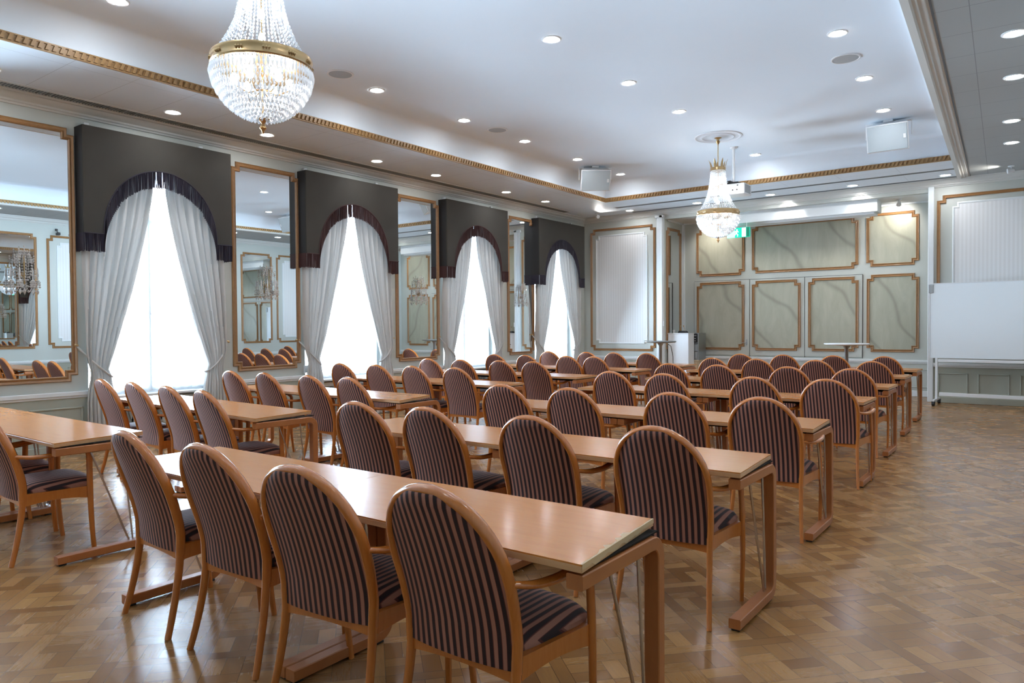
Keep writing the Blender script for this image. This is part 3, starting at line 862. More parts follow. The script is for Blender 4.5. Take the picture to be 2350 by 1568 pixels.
rown = {'R1': 'the nearest right-hand table row', 'R2': 'the second right-hand table row', 'R3': 'the third right-hand table row', 'R4': 'the fourth right-hand table row',
        'R5': 'the fifth right-hand table row', 'R6': 'the sixth right-hand table row', 'R7': 'the farthest right-hand table row',
        'L0': 'the table row at the left picture edge', 'L1': 'the second window-side table row', 'L2': 'the third window-side table row', 'L3': 'the fourth window-side table row',
        'L4': 'the fifth window-side table row', 'L5': 'the sixth window-side table row', 'L6': 'the farthest window-side table row'}
pos4 = ['window-end', 'second from the window end', 'third from the window end', 'aisle-end']
posR = ['leftmost', 'second from left', 'third from left', 'rightmost']
proto = make_chair(); first = True
for key, lst in CHAIRS.items():
    for i, (x, y) in enumerate(lst):
        near = TB[key][3] + (x - TB[key][2]) * TB[key][4]; y = max(near + .07, min(near + (.195 if key == 'R1' else .165), y))
        lab = 'maroon striped wooden armchair, %s at %s' % (posR[i], rown[key])
        if key == 'R1' and i == 3: lab = 'large foreground striped armchair at the right end of the nearest table row'
        g = 'striped armchairs at the %s tables' % ('right-hand' if key[0] == 'R' else 'window-side')
        rz = math.radians(RX.get((key, i), ROT.get(key, 0) + random.uniform(-1.5, 1.5)))
        if first:
            proto.location = (x, y, 0); proto.rotation_euler = (0, 0, rz); proto['label'] = lab; proto['group'] = g; first = False
        else: dup(proto, (x, y, 0), rz, lab, g)

# ------------------------------------------------------------------ tables
def leg_mesh():
    """C-shaped bent wood end: top bar, far upright, floor bar; origin at the near lower end"""
    mb = MB(); Lb, Hh, r = .53, .665, .055
    path = [(0, .0, Hh)]
    def arc(cy, cz, a0, a1):
        return [(0, cy + r * math.cos(a), cz + r * math.sin(a)) for a in [a0 + (a1 - a0) * k / 6 for k in range(7)]]
    path += arc(Lb - .025 - r, Hh - r, PI / 2, 0)
    path += arc(Lb - .025 - r, .034 + r, 0, -PI / 2)
    path += [(0, .0, .034)]
    mb.sweep(path, [(-.0225, -.024), (-.019, -.0275), (.019, -.0275), (.0225, -.024), (.0225, .024), (.019, .0275), (-.019, .0275), (-.0225, .024)], Vector((1, 0, 0)))
    return mb.mesh('leg', 'tleg', 40)
def small_mesh(kind):
    mb = MB()
    if kind == 'rods':
        for y0 in (.20, .385):
            mb.tube([(0, y0, .64), (0, .425 + (.012 if y0 > .2 else -.012), .06)], .0058, 6, Vector((1, 0, 0)))
        return mb.mesh('support_rods', 'chrome', 60)
    if kind == 'spacer':
        for y in (.05, .20, .34, .47): mb.box(-.012, .012, y - .012, y + .012, .690, .697)
        mb.box(-.016, .016, .03, .50, .6925, .697)
        return mb.mesh('spacer', 'dark', 0)
    mb.box(-.02, .02, -.02, .02, 0, .008, .002)
    return mb.mesh('foot_pad', 'foot')
LEG, RODS, SPC, PAD = leg_mesh(), small_mesh('rods'), small_mesh('spacer'), small_mesh('pad')
def child(name, me, parent, loc=(0, 0, 0)):
    o = bpy.data.objects.new(name, me); COL.objects.link(o); o.parent = parent; o.location = loc; return o
def table(x0, x1, y0, rz, label, group, skl=0, skr=0):
    L = x1 - x0; t = thing('folding_table', label, 'table', ((x0 + x1) / 2, y0, 0), math.radians(rz), group)
    h = L / 2 - .0002; D = .55; zt = .722
    def slab(mb, za, zb, ins=0):
        pts = [(-h + ins, ins), (h - ins, ins), (h - skr - ins, D - ins), (-h - skl + ins, D - ins)]
        mb.poly(pts, za, zb, lambda u, v, d: (u, v, d))
    mb = MB(); slab(mb, zt - .025, zt - .005, 0); bmesh.ops.bevel(mb.bm, geom=list(mb.bm.edges), offset=.0012, segments=1, affect='EDGES'); mb.build('tabletop_edge', 'edge', t)
    mb = MB(); slab(mb, zt - .0052, zt, .0004); mb.build('tabletop', 'top', t, 0)
    if 'chipped' in label:      # worn pale lipping along the right end
        mb = MB(); q = random.Random(5); n = 26; P0 = []
        for k in range(n + 1):
            v = k / n; x = h - skr * v + .0012
            dz = .012 + (.012 if .1 < v < .75 else .004) * q.random()
            wd = .004 + (.022 * q.random() if .22 < v < .62 else .003 * q.random())
            P0.append([mb.bm.verts.new(c) for c in ((x - wd, v * D, zt + .0006), (x, v * D, zt + .0006), (x, v * D, zt - dz), (x - .004, v * D, zt - dz))])
        for k in range(n):
            for a_ in range(3): mb.bm.faces.new((P0[k][a_], P0[k][a_ + 1], P0[k + 1][a_ + 1], P0[k + 1][a_]))
        mb.build('worn_edge', 'worn', t, 0, label='chipped pale end edge')
    mb = MB(); mb.box(-h + .05, h - .05, .24, .27, .655, .697); mb.build('under_rail', 'dark', t, 0)
    for s in (-1, 1):
        l = child('leg', LEG, t, (s * (h - .030), .01, 0))
        child('support_rods', RODS, l); child('spacer', SPC, l); child('foot_pad', PAD, l, (0, .03, 0)); child('foot_pad', PAD, l, (0, .455, 0))
for key, (a, m_, b, y, sl, skr) in TB.items():
    rz = math.degrees(math.atan(sl)); skl = 0
    sd = key[0] == 'R'
    rn = rown[key].replace(' table row', ' row')
    g = 'folding tables in the %s rows' % ('right-hand' if sd else 'window-side')
    e0, e1 = ('left', 'right aisle-end') if sd else ('window-end', 'centre-aisle-end')
    labR = 'beech folding table, %s of the pair in %s' % (e1, rn)
    if key == 'R1': labR = 'foreground beech folding table with worn chipped right end'
    table(a, m_, y + (( a + m_) / 2 - b) * sl, rz, 'beech folding table, %s of the pair in %s' % (e0, rn), g, 0, 0)
    table(m_, b, y + (m_ - b) / 2 * sl, rz, labR, g, 0, skr)

# ------------------------------------------------------------------ ceiling fixtures
def make_downlight():
    t = thing('recessed_downlight', 'x', 'ceiling light')
    mb = MB(); mb.lathe([(.098, 0), (.098, -.006), (.090, -.010), (.072, -.006), (.070, .0)], 28); mb.build('trim_ring', 'ring', t)
    mb = MB(); mb.lathe([(.0, -.0035), (.071, -.0035), (.071, -.001), (0, -.001)], 24); mb.build('lens', 'led', t, 0)
    return t
DL = []
for k, y in enumerate((-.1, 1.2, 2.6, 4.38, 5.62, 7.50, 8.79, 10.69, 11.98)): DL.append((-8.06, y, ZC, 'in the ceiling strip above the windows, %s from the near end' % ['first', 'second', 'third', 'fourth', 'fifth', 'sixth', 'seventh', 'eighth', 'ninth'][k]))
for k, x in enumerate((-7.279, -5.761, -4.304, -2.858, -1.427)): DL.append((x, 14.06, ZC, 'in the ceiling strip before the alcove, %s from left' % ordn[k]))
for k, y in enumerate((1.45, 3.088, 6.128, 7.754, 9.203, 10.758, 12.324)): DL.append((-6.57, y, ZU, 'in the raised ceiling, left line, %s from near end' % ordn[k]))
for k, y in enumerate((1.45, 6.116, 7.764, 9.217, 12.347)): DL.append((-4.03, y, ZU, 'in the raised ceiling, middle line, %s from near end' % ordn[k]))
for k, y in enumerate((1.45, 3.1, 4.6, 7.717, 9.312, 10.861)): DL.append((-1.71 - (y - 7.717) * .038, y, ZU, 'in the raised ceiling, right line, %s from near end' % ordn[k]))
for k, (x, y) in enumerate(((-.20, 3.1), (-.23, 5.6), (-.267, 7.569), (-.311, 8.9), (-.401, 10.807), (-.447, 12.106))): DL.append((x, y, ZC, 'in the grey tiled ceiling strip at right, %s from near end' % ordn[k]))
pd = make_downlight()
for k, (x, y, z, w) in enumerate(DL):
    lab = 'bright round recessed downlight ' + w
    if k == 0: pd.location = (x, y, z); pd['label'] = lab; pd['group'] = 'recessed ceiling downlights'
    else: dup(pd, (x, y, z), 0, lab, 'recessed ceiling downlights')
# round ceiling loudspeakers
for k, (x, y, w) in enumerate(((-6.48, 5.49, 'nearest the large chandelier'), (-6.51, 8.43, 'in the middle of the raised ceiling, left side'), (-1.80, 8.50, 'at right between two downlights'))):
    t = thing('ceiling_speaker', 'flat grey round ceiling loudspeaker ' + w, 'speaker', (x, y, ZU), 0, 'round ceiling loudspeakers')
    mb = MB(); mb.lathe([(.15, 0), (.15, -.008), (.138, -.011), (.130, -.007), (.130, 0)], 32); mb.build('trim_ring', 'ring', t)
    mb = MB(); mb.lathe([(0, -.008), (.08, -.0075), (.131, -.005), (.131, 0), (0, 0)], 32); mb.build('mesh_cover', 'grey', t)
# window-wall air grille
t = thing('air_grille', 'long dark slatted air grille in the ceiling above the windows', 'vent', (-8.44, 6.3, ZC))
mb = MB(); y0, y1 = -6.9, 7.08
mb.box(-.075, .075, y0, y1, -.004, 0); mb.build('backing', 'slot', t, 0)
mb = MB(); mb.box(-.085, -.07, y0, y1, -.010, 0); mb.box(.07, .085, y0, y1, -.010, 0); mb.box(-.07, .07, y1 - .012, y1, -.010, 0); mb.build('frame', 'cornice', t, 0)
mb = MB(); y = y0
while y < y1 - .02: mb.box(-.07, .07, y, y + .011, -.012, -.004); y += .030
mb.build('slats', 'grille', t, 0)
# twin slot diffusers before the alcove
for k, y in enumerate((13.56, 14.53 - .22)):
    t = thing('slot_diffuser', ['dark linear slot diffuser nearest the gilt rope moulding', 'dark linear slot diffuser nearest the alcove cornice'][k], 'vent', (-4.3, y, ZC), 0, 'linear slots in the ceiling before the alcove')
    mb = MB(); mb.box(-3.05, 3.05, -.065, .065, -.004, .0); mb.build('slot', 'slot', t, 0)
    mb = MB(); mb.box(-3.06, 3.06, -.072, -.065, -.006, 0); mb.box(-3.06, 3.06, .065, .072, -.006, 0); mb.build('rim', 'wallw', t, 0)

# adjustable spots
def spot(label, loc, d, w, ang=70, z=0):
    t = thing('spotlight', label, 'spotlight', loc, z, None)
    mb = MB(); mb.lathe([(.045, 0), (.045, -.012), (.01, -.016), (.01, -.05), (0, -.05)], 16); mb.build('base', 'wplastic', t)
    d = Vector(d).normalized(); q = Vector((0, 0, -1)).rotation_difference(d).to_matrix().to_4x4()
    mt = Matrix.Translation((0, 0, -.075)) @ q
    mb = MB(); tb = MB(); tb.lathe([(.0, .05), (.025, .045), (.036, 0), (.040, -.05), (.034, -.05)], 18); mb.merge(tb.bm, mt); mb.build('head', 'wplastic', t)
    mb = MB(); tb = MB(); tb.lathe([(0, -.040), (.034, -.040), (.034, -.036), (0, -.036)], 16); mb.merge(tb.bm, mt); mb.build('lens', 'led', t, 0)
    L = bpy.data.lights.new('spot', 'SPOT'); L.energy = w; L.spot_size = math.radians(ang); L.spot_blend = .8; L.shadow_soft_size = .03; L.color = (1, .95, .88)
    o = bpy.data.objects.new('spot', L); COL.objects.link(o); o.location = Vector(loc) + Vector((0, 0, -.075)) + d * .06
    o.rotation_euler = Vector((0, 0, -1)).rotation_difference(d).to_euler()
spot('small white spotlight at the ceiling corner above the farthest window', (-8.02, 13.95, ZC), (.8, -.5, -.16), 12, 110)
spot('bright spotlight on the grey ceiling strip at the upper right', (-.52, 13.9, ZC), (-.9, -.25, -.13), 10, 110)
spot('small spotlight over the right end of the alcove', (-2.25, 14.95, AZ), (-.18, .55, -.32), 14, 120)
spot('small spotlight hidden over the left end of the alcove', (-5.95, 14.9, AZ), (.1, .6, -.5), 14, 120)

for x in (-4.10, -2.80):      # the gimbal lamps before the alcove throw scallops on the boxed beam
    L = bpy.data.lights.new('gimbal_beam', 'SPOT'); L.energy = 13; L.spot_size = math.radians(62); L.spot_blend = .5; L.shadow_soft_size = .03; L.color = (1, .97, .92)
    o = bpy.data.objects.new('gimbal_beam', L); COL.objects.link(o); o.location = (x, 14.22, ZC - .02)
    o.rotation_euler = Vector((0, 0, -1)).rotation_difference(Vector((0, .55, -.5)).normalized()).to_euler()

# ------------------------------------------------------------------ chandeliers
def prof_r(z):   # radius of the bead envelope below the ceiling (z relative to rose, negative)
    K = [(-.50, .105), (-.62, .115), (-.78, .135), (-.90, .165), (-1.0, .205), (-1.08, .25), (-1.145, .295)]
    for (za, ra), (zb, rb) in zip(K, K[1:]):
        if zb <= z <= za: q = (za - z) / (za - zb); return ra + (rb - ra) * q
    return K[-1][1] if z < K[-1][0] else K[0][1]
def make_chandelier():
    t = thing('crystal_chandelier', 'x', 'chandelier')
    mb = MB(); mb.lathe([(.0, 0), (.06, 0), (.055, -.02), (.025, -.035), (.018, -.06), (.032, -.075), (.02, -.10), (.009, -.12), (.007, -.14), (.007, -.50), (0, -.5)], 16); mb.build('rod', 'brass', t)
    mb = MB(); mb.lathe([(.102, -.47), (.112, -.47), (.118, -.485), (.112, -.505), (.118, -.52), (.100, -.52)], 32)
    for k in range(7):
        a = 2 * PI * k / 7; ca, sa = math.cos(a), math.sin(a)
        pth = [(ca * (.108 + .004 * j + .018 * (j / 5) ** 3), sa * (.108 + .004 * j + .018 * (j / 5) ** 3), -.48 + .026 * j) for j in range(6)]
        mb.tube(pth, .020, 6, Vector((ca, sa, 0)), r2=.004, scale=lambda j: (.8, 1.0, .95, .75, .5, .12)[j])
    mb.build('crown', 'brass', t, 50)
    mb = MB(); NS = 44
    for k in range(NS):
        a = 2 * PI * k / NS; z = -.525; jit = random.uniform(-.004, .004)
        while z > -1.145:
            r = prof_r(z) + .003 * math.sin(k * 2.1 + z * 30)
            big = .0105 * (.72 + .9 * (r - .1))
            mb.octa((r * math.cos(a), r * math.sin(a), z + jit), big, .0125); z -= .0235
    mb.build('bead_strands', 'crystal', t, 0, kind='stuff')
    mb = MB(); mb.lathe([(.300, -1.13), (.312, -1.13), (.316, -1.14), (.312, -1.15), (.312, -1.185), (.318, -1.195), (.312, -1.205), (.300, -1.205)], 64)
    for k in range(12):
        a = 2 * PI * k / 12
        for da in (-.055, 0, .055): mb.octa((.315 * math.cos(a + da), .315 * math.sin(a + da), -1.167), .010, .014)
    mb.build('band', 'brass', t, 50)
    mb = MB()
    tiers = [(.318, -1.245, .042), (.305, -1.30, .036), (.285, -1.345, .030), (.262, -1.385, .026), (.235, -1.42, .024), (.205, -1.45, .022), (.172, -1.475, .021), (.138, -1.495, .020), (.104, -1.51, .019), (.070, -1.52, .018), (.036, -1.528, .017)]
    for i, (r, z, h) in enumerate(tiers):
        n = max(8, int(2 * PI * r / .026))
        for k in range(n):
            a = 2 * PI * (k + .5 * (i % 2)) / n
            mb.octa((r * math.cos(a), r * math.sin(a), z), .0115, h)
            if i < 9: mb.octa(((r - .012) * math.cos(a + .04), (r - .012) * math.sin(a + .04), z + .03), .008, .010)
    mb.build('crystal_basket', 'crystal', t, 0, kind='stuff')
    mb = MB(); mb.lathe([(0, -1.515), (.045, -1.520), (.020, -1.535), (.010, -1.55), (.016, -1.565), (.024, -1.578), (.012, -1.592), (.006, -1.61), (0, -1.62)], 14); mb.build('finial', 'brass', t)
    for k in range(6):
        a = 2 * PI * k / 6; mb = MB(); mb.lathe([(0, -.035), (.018, -.028), (.026, -.005), (.018, .022), (.008, .036), (0, .038)], 10, (.17 * math.cos(a), .17 * math.sin(a), -1.28)); mb.build('bulb', 'bulb', t)
    for z in (-.70, -.85, -1.0):
        mb = MB(); mb.lathe([(0, -.03), (.016, -.022), (.022, 0), (.014, .025), (0, .034)], 10, (0, 0, z)); mb.build('bulb', 'bulb2', t)
    mb = MB(); mb.lathe([(.006, -.5), (.006, -1.5), (.0, -1.5)], 8)
    for k in range(6):
        a = 2 * PI * k / 6; mb.tube([(0, 0, -1.33), (.09 * math.cos(a), .09 * math.sin(a), -1.36), (.17 * math.cos(a), .17 * math.sin(a), -1.315)], .005, 6)
    mb.build('inner_stem', 'brass', t)
    return t
ch = make_chandelier(); ch.location = (-4.10, 2.83, ZU)
ch['label'] = 'large basket chandelier of glass beads with gilt band, top left foreground'; ch['group'] = 'bead basket chandeliers'
dup(ch, (-4.10, 10.82, ZU), .2, 'far basket chandelier hanging complete with crown before the alcove', 'bead basket chandeliers')
for k, y in enumerate((2.83, 10.82)):
    mb = MB(); mb.lathe([(.36, 0), (.355, -.008), (.335, -.012), (.325, -.006), (.25, -.006), (.235, -.014), (.22, -.006), (.12, -.006), (.10, -.016), (.07, -.018), (0, -.018)], 48, (0, 0, 0))
    for j in range(24):
        a = 2 * PI * j / 24; mb.octa((.285 * math.cos(a), .285 * math.sin(a), -.006), .022, .008)
    o = mb.build('ceiling_rose', 'plaster', None, 40); o.location = (-4.10, y, ZU)
    o['label'] = 'round white plaster ceiling rose above the %s chandelier' % ('near', 'far')[k]; o['category'] = 'ceiling rose'; o['group'] = 'plaster ceiling roses'

# ------------------------------------------------------------------ mirror sconces
def make_sconce():
    t = thing('crystal_sconce', 'x', 'wall light')
    X = .055
    mb = MB(); mb.lathe([(.0, .0), (.03, .002), (.025, .012), (0, .016)], 16, (0, 0, 0), 'X')
    mb.tube([(.01, 0, 0), (.035, 0, -.02), (X, 0, .0)], .004, 6); mb.lathe([(.004, -.10), (.010, -.08), (.005, -.05), (.008, 0), (.005, .05), (.007, .12), (.003, .20), (0, .22)], 10, (X, 0, 0)); mb.build('stem', 'brass', t)
    ends = [(X, -.125), (X + .05, -.06), (X + .05, .06), (X, .125)]
    for ex, ey in ends:
        mb = MB(); mb.tube([(X, 0, -.09), (X + (ex - X) * .5, ey * .5, -.125), (ex, ey, -.10), (ex, ey, -.06)], .0035, 6)
        mb.lathe([(.004, -.065), (.020, -.060), (.017, -.054), (.006, -.05), (.006, -.02), (0, -.02)], 10, (ex, ey, 0)); mb.build('arm', 'clear', t)
        mb = MB(); mb.lathe([(0, -.02), (.009, -.014), (.012, .0), (.007, .022), (.010, .045), (.004, .075), (0, .085)], 8, (ex, ey, 0)); mb.build('glass_spike', 'clear', t)
    mb = MB()
    for ex, ey in ends:
        for j in range(6):
            a = j * PI / 3; px, py = ex + .022 * math.cos(a), ey + .022 * math.sin(a)
            for q in range(3): mb.octa((px, py, -.075 - .024 * q), .0075, .012)
        mb.octa((ex, ey, -.175), .013, .030)
    for ey0, ey1 in ((-.125, -.06), (-.06, 0), (0, .06), (.06, .125)):      # swags between the arms
        for q in range(7):
            u = q / 6; mb.octa((X + .04, ey0 + (ey1 - ey0) * u, -.12 - .05 * math.sin(PI * u)), .008, .009)
    for j in range(8):
        a = j * 2 * PI / 8
        for q in range(11):
            r = .018 + .050 * math.sin(PI * (q + 1) / 12)
            mb.octa((X + r * .7 * math.cos(a), r * math.sin(a) * 1.15, .25 - .030 * q), .0085, .014)
        for q in range(4):
            mb.octa((X + .03 * math.cos(a), (.06 + .010 * q) * math.sin(a), .21 - .022 * q), .008, .013)
    for j, (py, pz) in enumerate(((-.09, .20), (.09, .20), (-.05, .27), (.05, .27), (0, .30), (-.10, .05), (.10, .05))):
        for q in range(4): mb.octa((X + .01, py, pz - .026 * q), .009 - .001 * q, .014)
    mb.octa((X, 0, -.165), .016, .035); mb.build('crystal_drops', 'clear', t, 0, kind='stuff')
    return t
sc = make_sconce()
for k, (y, z) in enumerate(((3.056, 1.95), (6.02, 1.96), (9.02, 1.95), (12.005, 1.97))):
    lab = 'crystal wall sconce with hanging drops on the %s mirror' % ['nearest, leftmost', 'second', 'third', 'farthest'][k]
    if k == 0: sc.location = (XL + .012, y, z); sc['label'] = lab; sc['group'] = 'crystal sconces on the mirrors'
    else: dup(sc, (XL + .012, y, z), 0, lab, 'crystal sconces on the mirrors')

# ------------------------------------------------------------------ far end furniture
def bar_table(label, x, y, r, h, zt, top):
    t = thing('bar_table', label, 'table', (x, y, 0), 0, 'round stand-up tables before the alcove')
    mb = MB(); mb.lathe([(0, zt - .045), (r * .3, zt - .04), (r * .93, zt - .028), (r, zt - .016), (r, zt - .004), (r * .985, zt), (0, zt)], 40); mb.build('tabletop', top, t, 40)
    mb = MB(); mb.lathe([(.19, 0), (.21, .01), (.05, .04), (.035, .07), (.03, .1), (.03, zt - .09), (.06, zt - .045), (0, zt - .045)], 20); mb.build('pedestal', 'steel', t)
bar_table('small round stand-up table with dark rim beside the white lectern', -5.84, 12.49, .29, 1, 1.083, 'slate')
bar_table('round pale stand-up table on a steel stem, right of centre', -2.65, 12.63, .34, 1, 1.066, 'white')
t = thing('lectern', 'tall plain white lectern cabinet at the left of the alcove', 'lectern', (-6.42, 14.76, 0))
mb = MB(); mb.box(-.235, .235, -.15, .15, .04, 1.185, .006); mb.build('body', 'white', t)
mb = MB(); mb.box(-.24, .24, -.16, .16, 1.185, 1.205, .004); mb.build('top', 'white', t)
mb = MB(); mb.box(-.21, .21, -.13, .13, 0, .04); mb.build('plinth', 'dark', t, 0)
t = thing('control_box', 'black desk microphone base on the white lectern', 'microphone', (-6.36, 14.75, 1.205))
mb = MB(); mb.poly([(-.07, 0), (.07, 0), (.06, .03), (-.02, .05)], -.10, .08, lambda u, v, d: (d, u, v)); mb.build('base', 'black', t, 0)
for s in (-1, 1):
    mb = MB(); mb.tube([(s * .04 - .02, 0, .02), (s * .05 - .02, 0, .09), (s * .035 - .02, -.02, .14)], .004, 6); mb.lathe([(0, 0), (.011, .006), (.011, .03), (0, .036)], 8, (s * .035 - .02, -.02, .135)); mb.build('gooseneck', 'brass', t)
t = thing('glass_tumbler', 'tiny clear tumbler on the left corner of the lectern', 'glass', (-6.58, 14.75, 1.205)); mb = MB(); mb.lathe([(.022, 0), (.028, .07), (.025, .07), (.019, .006), (0, .006)], 14); mb.build('cup', 'clear', t)
t = thing('equipment_rack', 'grey equipment rack with a black panel of white buttons beside the lectern', 'rack', (-6.225, 15.14, .62))
mb = MB(); mb.box(-.13, -.11, -.2, .2, 0, .58); mb.box(.11, .13, -.2, .2, 0, .58); mb.box(-.11, .11, .18, .2, 0, .58); mb.box(-.11, .11, -.2, .2, .36, .375); mb.box(-.11, .11, -.2, .2, 0, .015); mb.build('frame', 'steel', t, 0)
mb = MB(); mb.box(-.108, .108, -.21, .15, .385, .57, .004); mb.build('mixer', 'black', t)
mb = MB()
for i in range(6): mb.box(-.085 + i * .03, -.072 + i * .03, -.216, -.21, .52, .54)
for px, pz in ((-.055, .46), (.055, .465), (-.05, .41), (.055, .415)): mb.box(px - .012, px + .012, -.216, -.21, pz - .008, pz + .008)
mb.build('buttons', 'btn', t, 0)
for z0, z1 in ((.19, .345), (.02, .18)):
    mb = MB(); mb.box(-.105, .105, -.205, .15, z0, z1, .004); mb.build('drawer', 'silver', t)
t = thing('wooden_cupboard', 'low light oak cupboard under the grey equipment rack', 'cupboard', (-6.235, 15.14, 0))
mb = MB(); mb.box(-.15, .15, -.22, .22, .05, .60, .004); mb.build('body', 'oak', t)
mb = MB(); mb.box(-.16, .16, -.23, .23, .60, .62, .004); mb.build('top', 'oak', t)
mb = MB(); mb.box(-.13, .13, -.232, -.22, .08, .58, .004); mb.build('door', 'oak', t)
mb = MB(); mb.box(-.13, .13, -.20, .20, 0, .05); mb.build('plinth', 'dark', t, 0)
mb = MB(); mb.tube([(-6.60, 14.45, .92), (-6.55, 14.40, .97), (-6.50, 14.42, .93), (-6.49, 14.5, .70), (-6.50, 14.55, .3), (-6.52, 14.5, .01)], .008, 6)
o = mb.build('cable', 'cable'); o['label'] = 'black cable looping down left of the white lectern'; o['category'] = 'cable'
# light switch on pilaster, sockets
def plate(label, loc, n, cat='switch'):
    t = thing('wall_' + cat, label, cat, loc)
    mb = MB()
    if n == 'x': mb.box(0, .012, -.04, .04, 0, .11, .003)
    else: mb.box(-.04, .04, -.012, 0, 0, .11, .003)
    mb.build('plate', 'wplastic', t)
    mb = MB()
    for z in (.018, .062):
        if n == 'x': mb.box(.012, .016, -.02, .02, z, z + .03, .002)
        else: mb.box(-.02, .02, -.016, -.012, z, z + .03, .002)
    mb.build('rocker', 'wplastic', t)
plate('white double wall socket low beside the second mirror', (XL, 6.66, .72), 'x', 'socket')
plate('white switch plate on the alcove pilaster left of the narrow mirror', (AX0 - .03, YF - .05, 1.36), 'y', 'switch')
# hanging sign
t = thing('exit_sign', 'green lit emergency exit sign with running figure, right of far chandelier', 'sign', (-5.08, 14.62, 3.15))
mb = MB(); mb.box(-.26, .20, -.02, .02, 0, .20, .003); mb.build('body', 'green', t)
mb = MB(); mb.box(-.26, -.10, -.024, -.02, .004, .196); mb.build('arrow_field', 'green2', t, 0)
mb = MB(); mb.box(.045, .125, -.024, -.02, .012, .188); mb.build('door_symbol', 'signw', t, 0)
mb = MB(); mb.box(.135, .198, -.024, -.02, .004, .196); mb.build('dark_field', 'green3', t, 0)
mb = MB(); f = lambda u, v, d: (u, d, v)
mb.poly([(-.055 + .014 * math.cos(a), .155 + .014 * math.sin(a)) for a in [k * PI / 5 for k in range(10)]], -.026, -.02, f)
mb.poly([(-.085, .135), (-.045, .138), (-.02, .11), (-.028, .103), (-.048, .118), (-.058, .085), (-.03, .06), (-.04, .02), (-.052, .022), (-.045, .055), (-.075, .075), (-.10, .045), (-.108, .052), (-.088, .085), (-.078, .118), (-.10, .105), (-.105, .113)], -.026, -.02, f)
mb.build('running_figure', 'signw', t, 0)
mb = MB(); mb.box(-.20, -.19, -.004, .004, .20, .30); mb.box(.13, .14, -.004, .004, .20, .30); mb.build('hanger', 'wplastic', t, 0)
# ceiling-hung loudspeakers with yokes
def hung_speaker(label, loc, rz, tilt):
    t = thing('hanging_speaker', label, 'speaker', loc, rz, 'white box loudspeakers hung under the ceiling')
    mb = MB(); mb.box(-.06, .06, -.05, .05, -.03, 0); mb.box(-.295, .295, -.025, .025, -.045, -.03)
    mb.box(-.295, -.285, -.02, .02, -.24, -.03); mb.box(.285, .295, -.02, .02, -.24, -.03); mb.build('yoke', 'wplastic', t, 0)
    R = Matrix.Translation((0, 0, -.23)) @ Matrix.Rotation(tilt, 4, 'X')
    mb = MB(); tb = MB(); tb.poly([(-.27, -.10), (.27, -.10), (.20, .14), (-.20, .14)], -.19, .19, f3); bmesh.ops.bevel(tb.bm, geom=list(tb.bm.edges), offset=.008, segments=1, affect='EDGES'); mb.merge(tb.bm, R); mb.build('cabinet', 'wplastic', t)
    mb = MB(); tb = MB(); tb.box(-.25, .25, -.112, -.098, -.175, .175, .004); mb.merge(tb.bm, R); mb.build('grille', 'spk', t)
    mb = MB(); tb = MB(); tb.box(.20, .235, -.118, -.11, -.03, .03, .002); mb.merge(tb.bm, R); mb.build('badge', 'wplastic', t)
f3 = lambda u, v, d: (u, v, d)
hung_speaker('white box loudspeaker hung in the right corner of the raised ceiling', (-1.86, 11.45, ZU), 0, math.radians(20))
hung_speaker('white box loudspeaker hung in the left far corner of the raised ceiling', (-6.62, 11.45, ZU), math.radians(38), math.radians(24))
t = thing('projector', 'white ceiling projector on a pole behind the far chandelier', 'projector', (-4.14, 11.62, ZU), 0)
mb = MB(); mb.lathe([(.06, 0), (.055, -.02), (.022, -.03), (.022, -.57), (0, -.57)], 16); mb.build('pole', 'wplastic', t)
mb = MB(); mb.box(-.14, .10, -.10, .10, -.60, -.575); mb.box(-.05, .0, -.16, .0, -.575, -.56); mb.build('mount', 'black', t, 0)
mb = MB(); mb.box(-.20, .22, -.14, .20, -.78, -.61, .012, 2); mb.build('case', 'wplastic', t)
mb = MB()
for k in range(12): mb.box(.219, .223, -.11 + .022 * k, -.10 + .022 * k, -.76, -.63)
mb.build('side_vents', 'grey', t, 0)
mb = MB()
for px, pz in ((.10, -.65), (.09, -.72), (.02, -.72)): mb.box(px, px + .02, -.143, -.139, pz, pz + .016)
mb.build('ports', 'black', t, 0)
# mobile whiteboard
t = thing('mobile_whiteboard', 'large white rolling whiteboard in front of the right-hand striped panel', 'whiteboard', (-.55, 14.08, 0), math.radians(-3.0))
mb = MB(); mb.box(-1.10, 1.05, -.012, .012, .80, 2.045, .003); mb.build('board', 'board', t)
mb = MB()
for q in ((-1.11, 1.06, -.018, .018, .79, .80), (-1.11, 1.06, -.018, .018, 2.045, 2.055), (-1.11, -1.10, -.018, .018, .79, 2.055), (1.05, 1.06, -.018, .018, .79, 2.055)): mb.box(*q)
mb.build('rim', 'wplastic', t, 0)
mb = MB(); mb.box(-1.12, -1.05, -.026, .026, 1.89, 2.035, .003); mb.build('corner_clamp', 'silver', t)
mb = MB(); mb.box(-.98, 1.0, -.02, .02, .725, .775, .004); mb.build('top_rail', 'wplastic', t)
mb = MB(); mb.box(-.96, 1.0, -.02, .02, .15, .21, .004); mb.build('bottom_rail', 'wplastic', t)
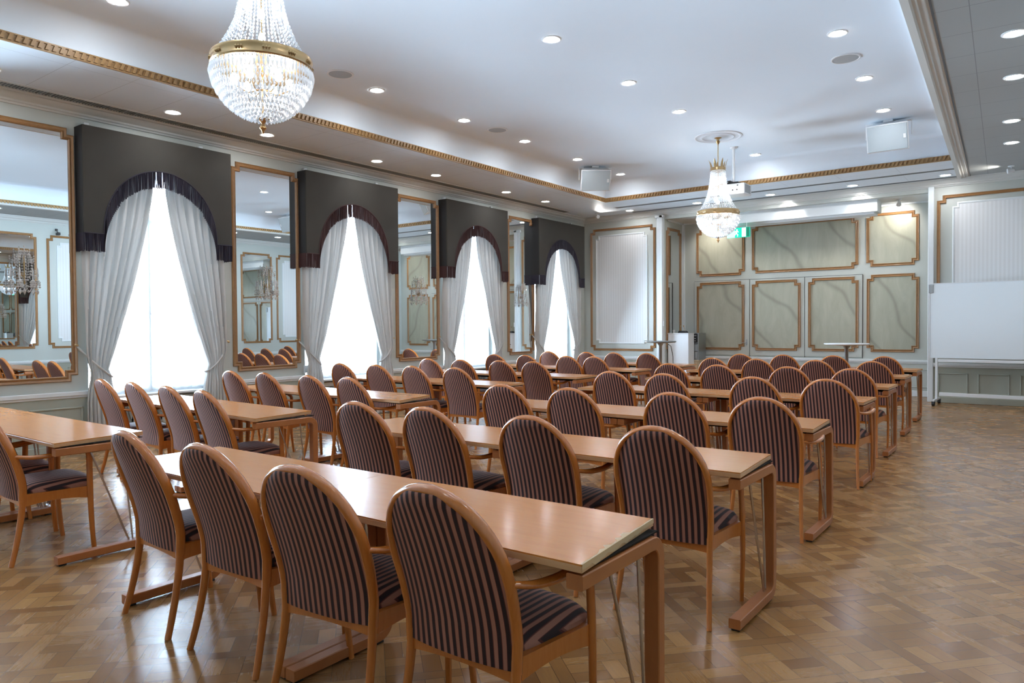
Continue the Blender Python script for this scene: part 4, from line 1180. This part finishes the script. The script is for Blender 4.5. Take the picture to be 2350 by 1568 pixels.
for x in (-1.0, .99):
    mb = MB(); mb.box(x - .018, x + .018, -.022, .022, .08, .80, .004); mb.box(x - .018, x + .018, -.30, .26, .075, .105, .004); mb.build('stand', 'wplastic', t)
    for y in (-.28, .24):
        mb = MB(); mb.lathe([(0, -.022), (.034, -.022), (.038, -.012), (.038, .012), (.034, .022), (0, .022)], 16, (x, y, .038), 'X'); mb.box(x - .026, x + .026, y - .012, y + .012, .04, .078); mb.build('caster', 'foot', t)
# security camera on right wall (seen in near mirror)
t = thing('security_camera', 'small black camera high on the wall opposite, seen in the nearest mirror', 'camera', (XR - .02, 7.05, 3.60))
mb = MB(); mb.box(-.03, .02, -.02, .02, .0, .05); mb.tube([(-.03, 0, .0), (-.09, 0, -.05), (-.09, 0, -.08)], .008, 6); mb.box(-.15, -.04, -.03, .03, -.10, -.04, .006); mb.build('body', 'black', t)

# ------------------------------------------------------------------ light
w = bpy.data.worlds.new('sky'); scn.world = w; w.use_nodes = True
bg = w.node_tree.nodes['Background']; bg.inputs[0].default_value = (.60, .80, 1.0, 1); bg.inputs[1].default_value = 24.0
wt = w.node_tree; tc = wt.nodes.new('ShaderNodeTexCoord'); sz = wt.nodes.new('ShaderNodeSeparateXYZ'); wt.links.new(tc.outputs['Generated'], sz.inputs[0])
rp = wt.nodes.new('ShaderNodeMapRange'); rp.inputs['From Min'].default_value = -.06; rp.inputs['From Max'].default_value = .04; rp.inputs['To Min'].default_value = 46; rp.inputs['To Max'].default_value = 22
wt.links.new(sz.outputs[2], rp.inputs[0]); wt.links.new(rp.outputs[0], bg.inputs[1])     # lower half made brighter than the sky, added to light the ceiling
for i, (a, b) in enumerate(NIC):
    L = bpy.data.lights.new('window_portal', 'AREA'); L.shape = 'RECTANGLE'; L.size = 2.8; L.size_y = b - a; L.cycles.is_portal = True
    o = bpy.data.objects.new('window_portal', L); COL.objects.link(o); o.location = (XL - .30, (a + b) / 2, 2.0); o.rotation_euler = (0, -PI / 2, 0)
scn.view_settings.view_transform = 'Standard'; scn.view_settings.look = 'None'
scn.view_settings.exposure = 1.32; scn.view_settings.gamma = 1; scn.view_settings.use_curve_mapping = False
c = scn.cycles
c.max_bounces = 8; c.diffuse_bounces = 4; c.glossy_bounces = 5; c.transmission_bounces = 4; c.transparent_max_bounces = 12
c.sample_clamp_indirect = 2.5; c.caustics_reflective = False; c.caustics_refractive = False
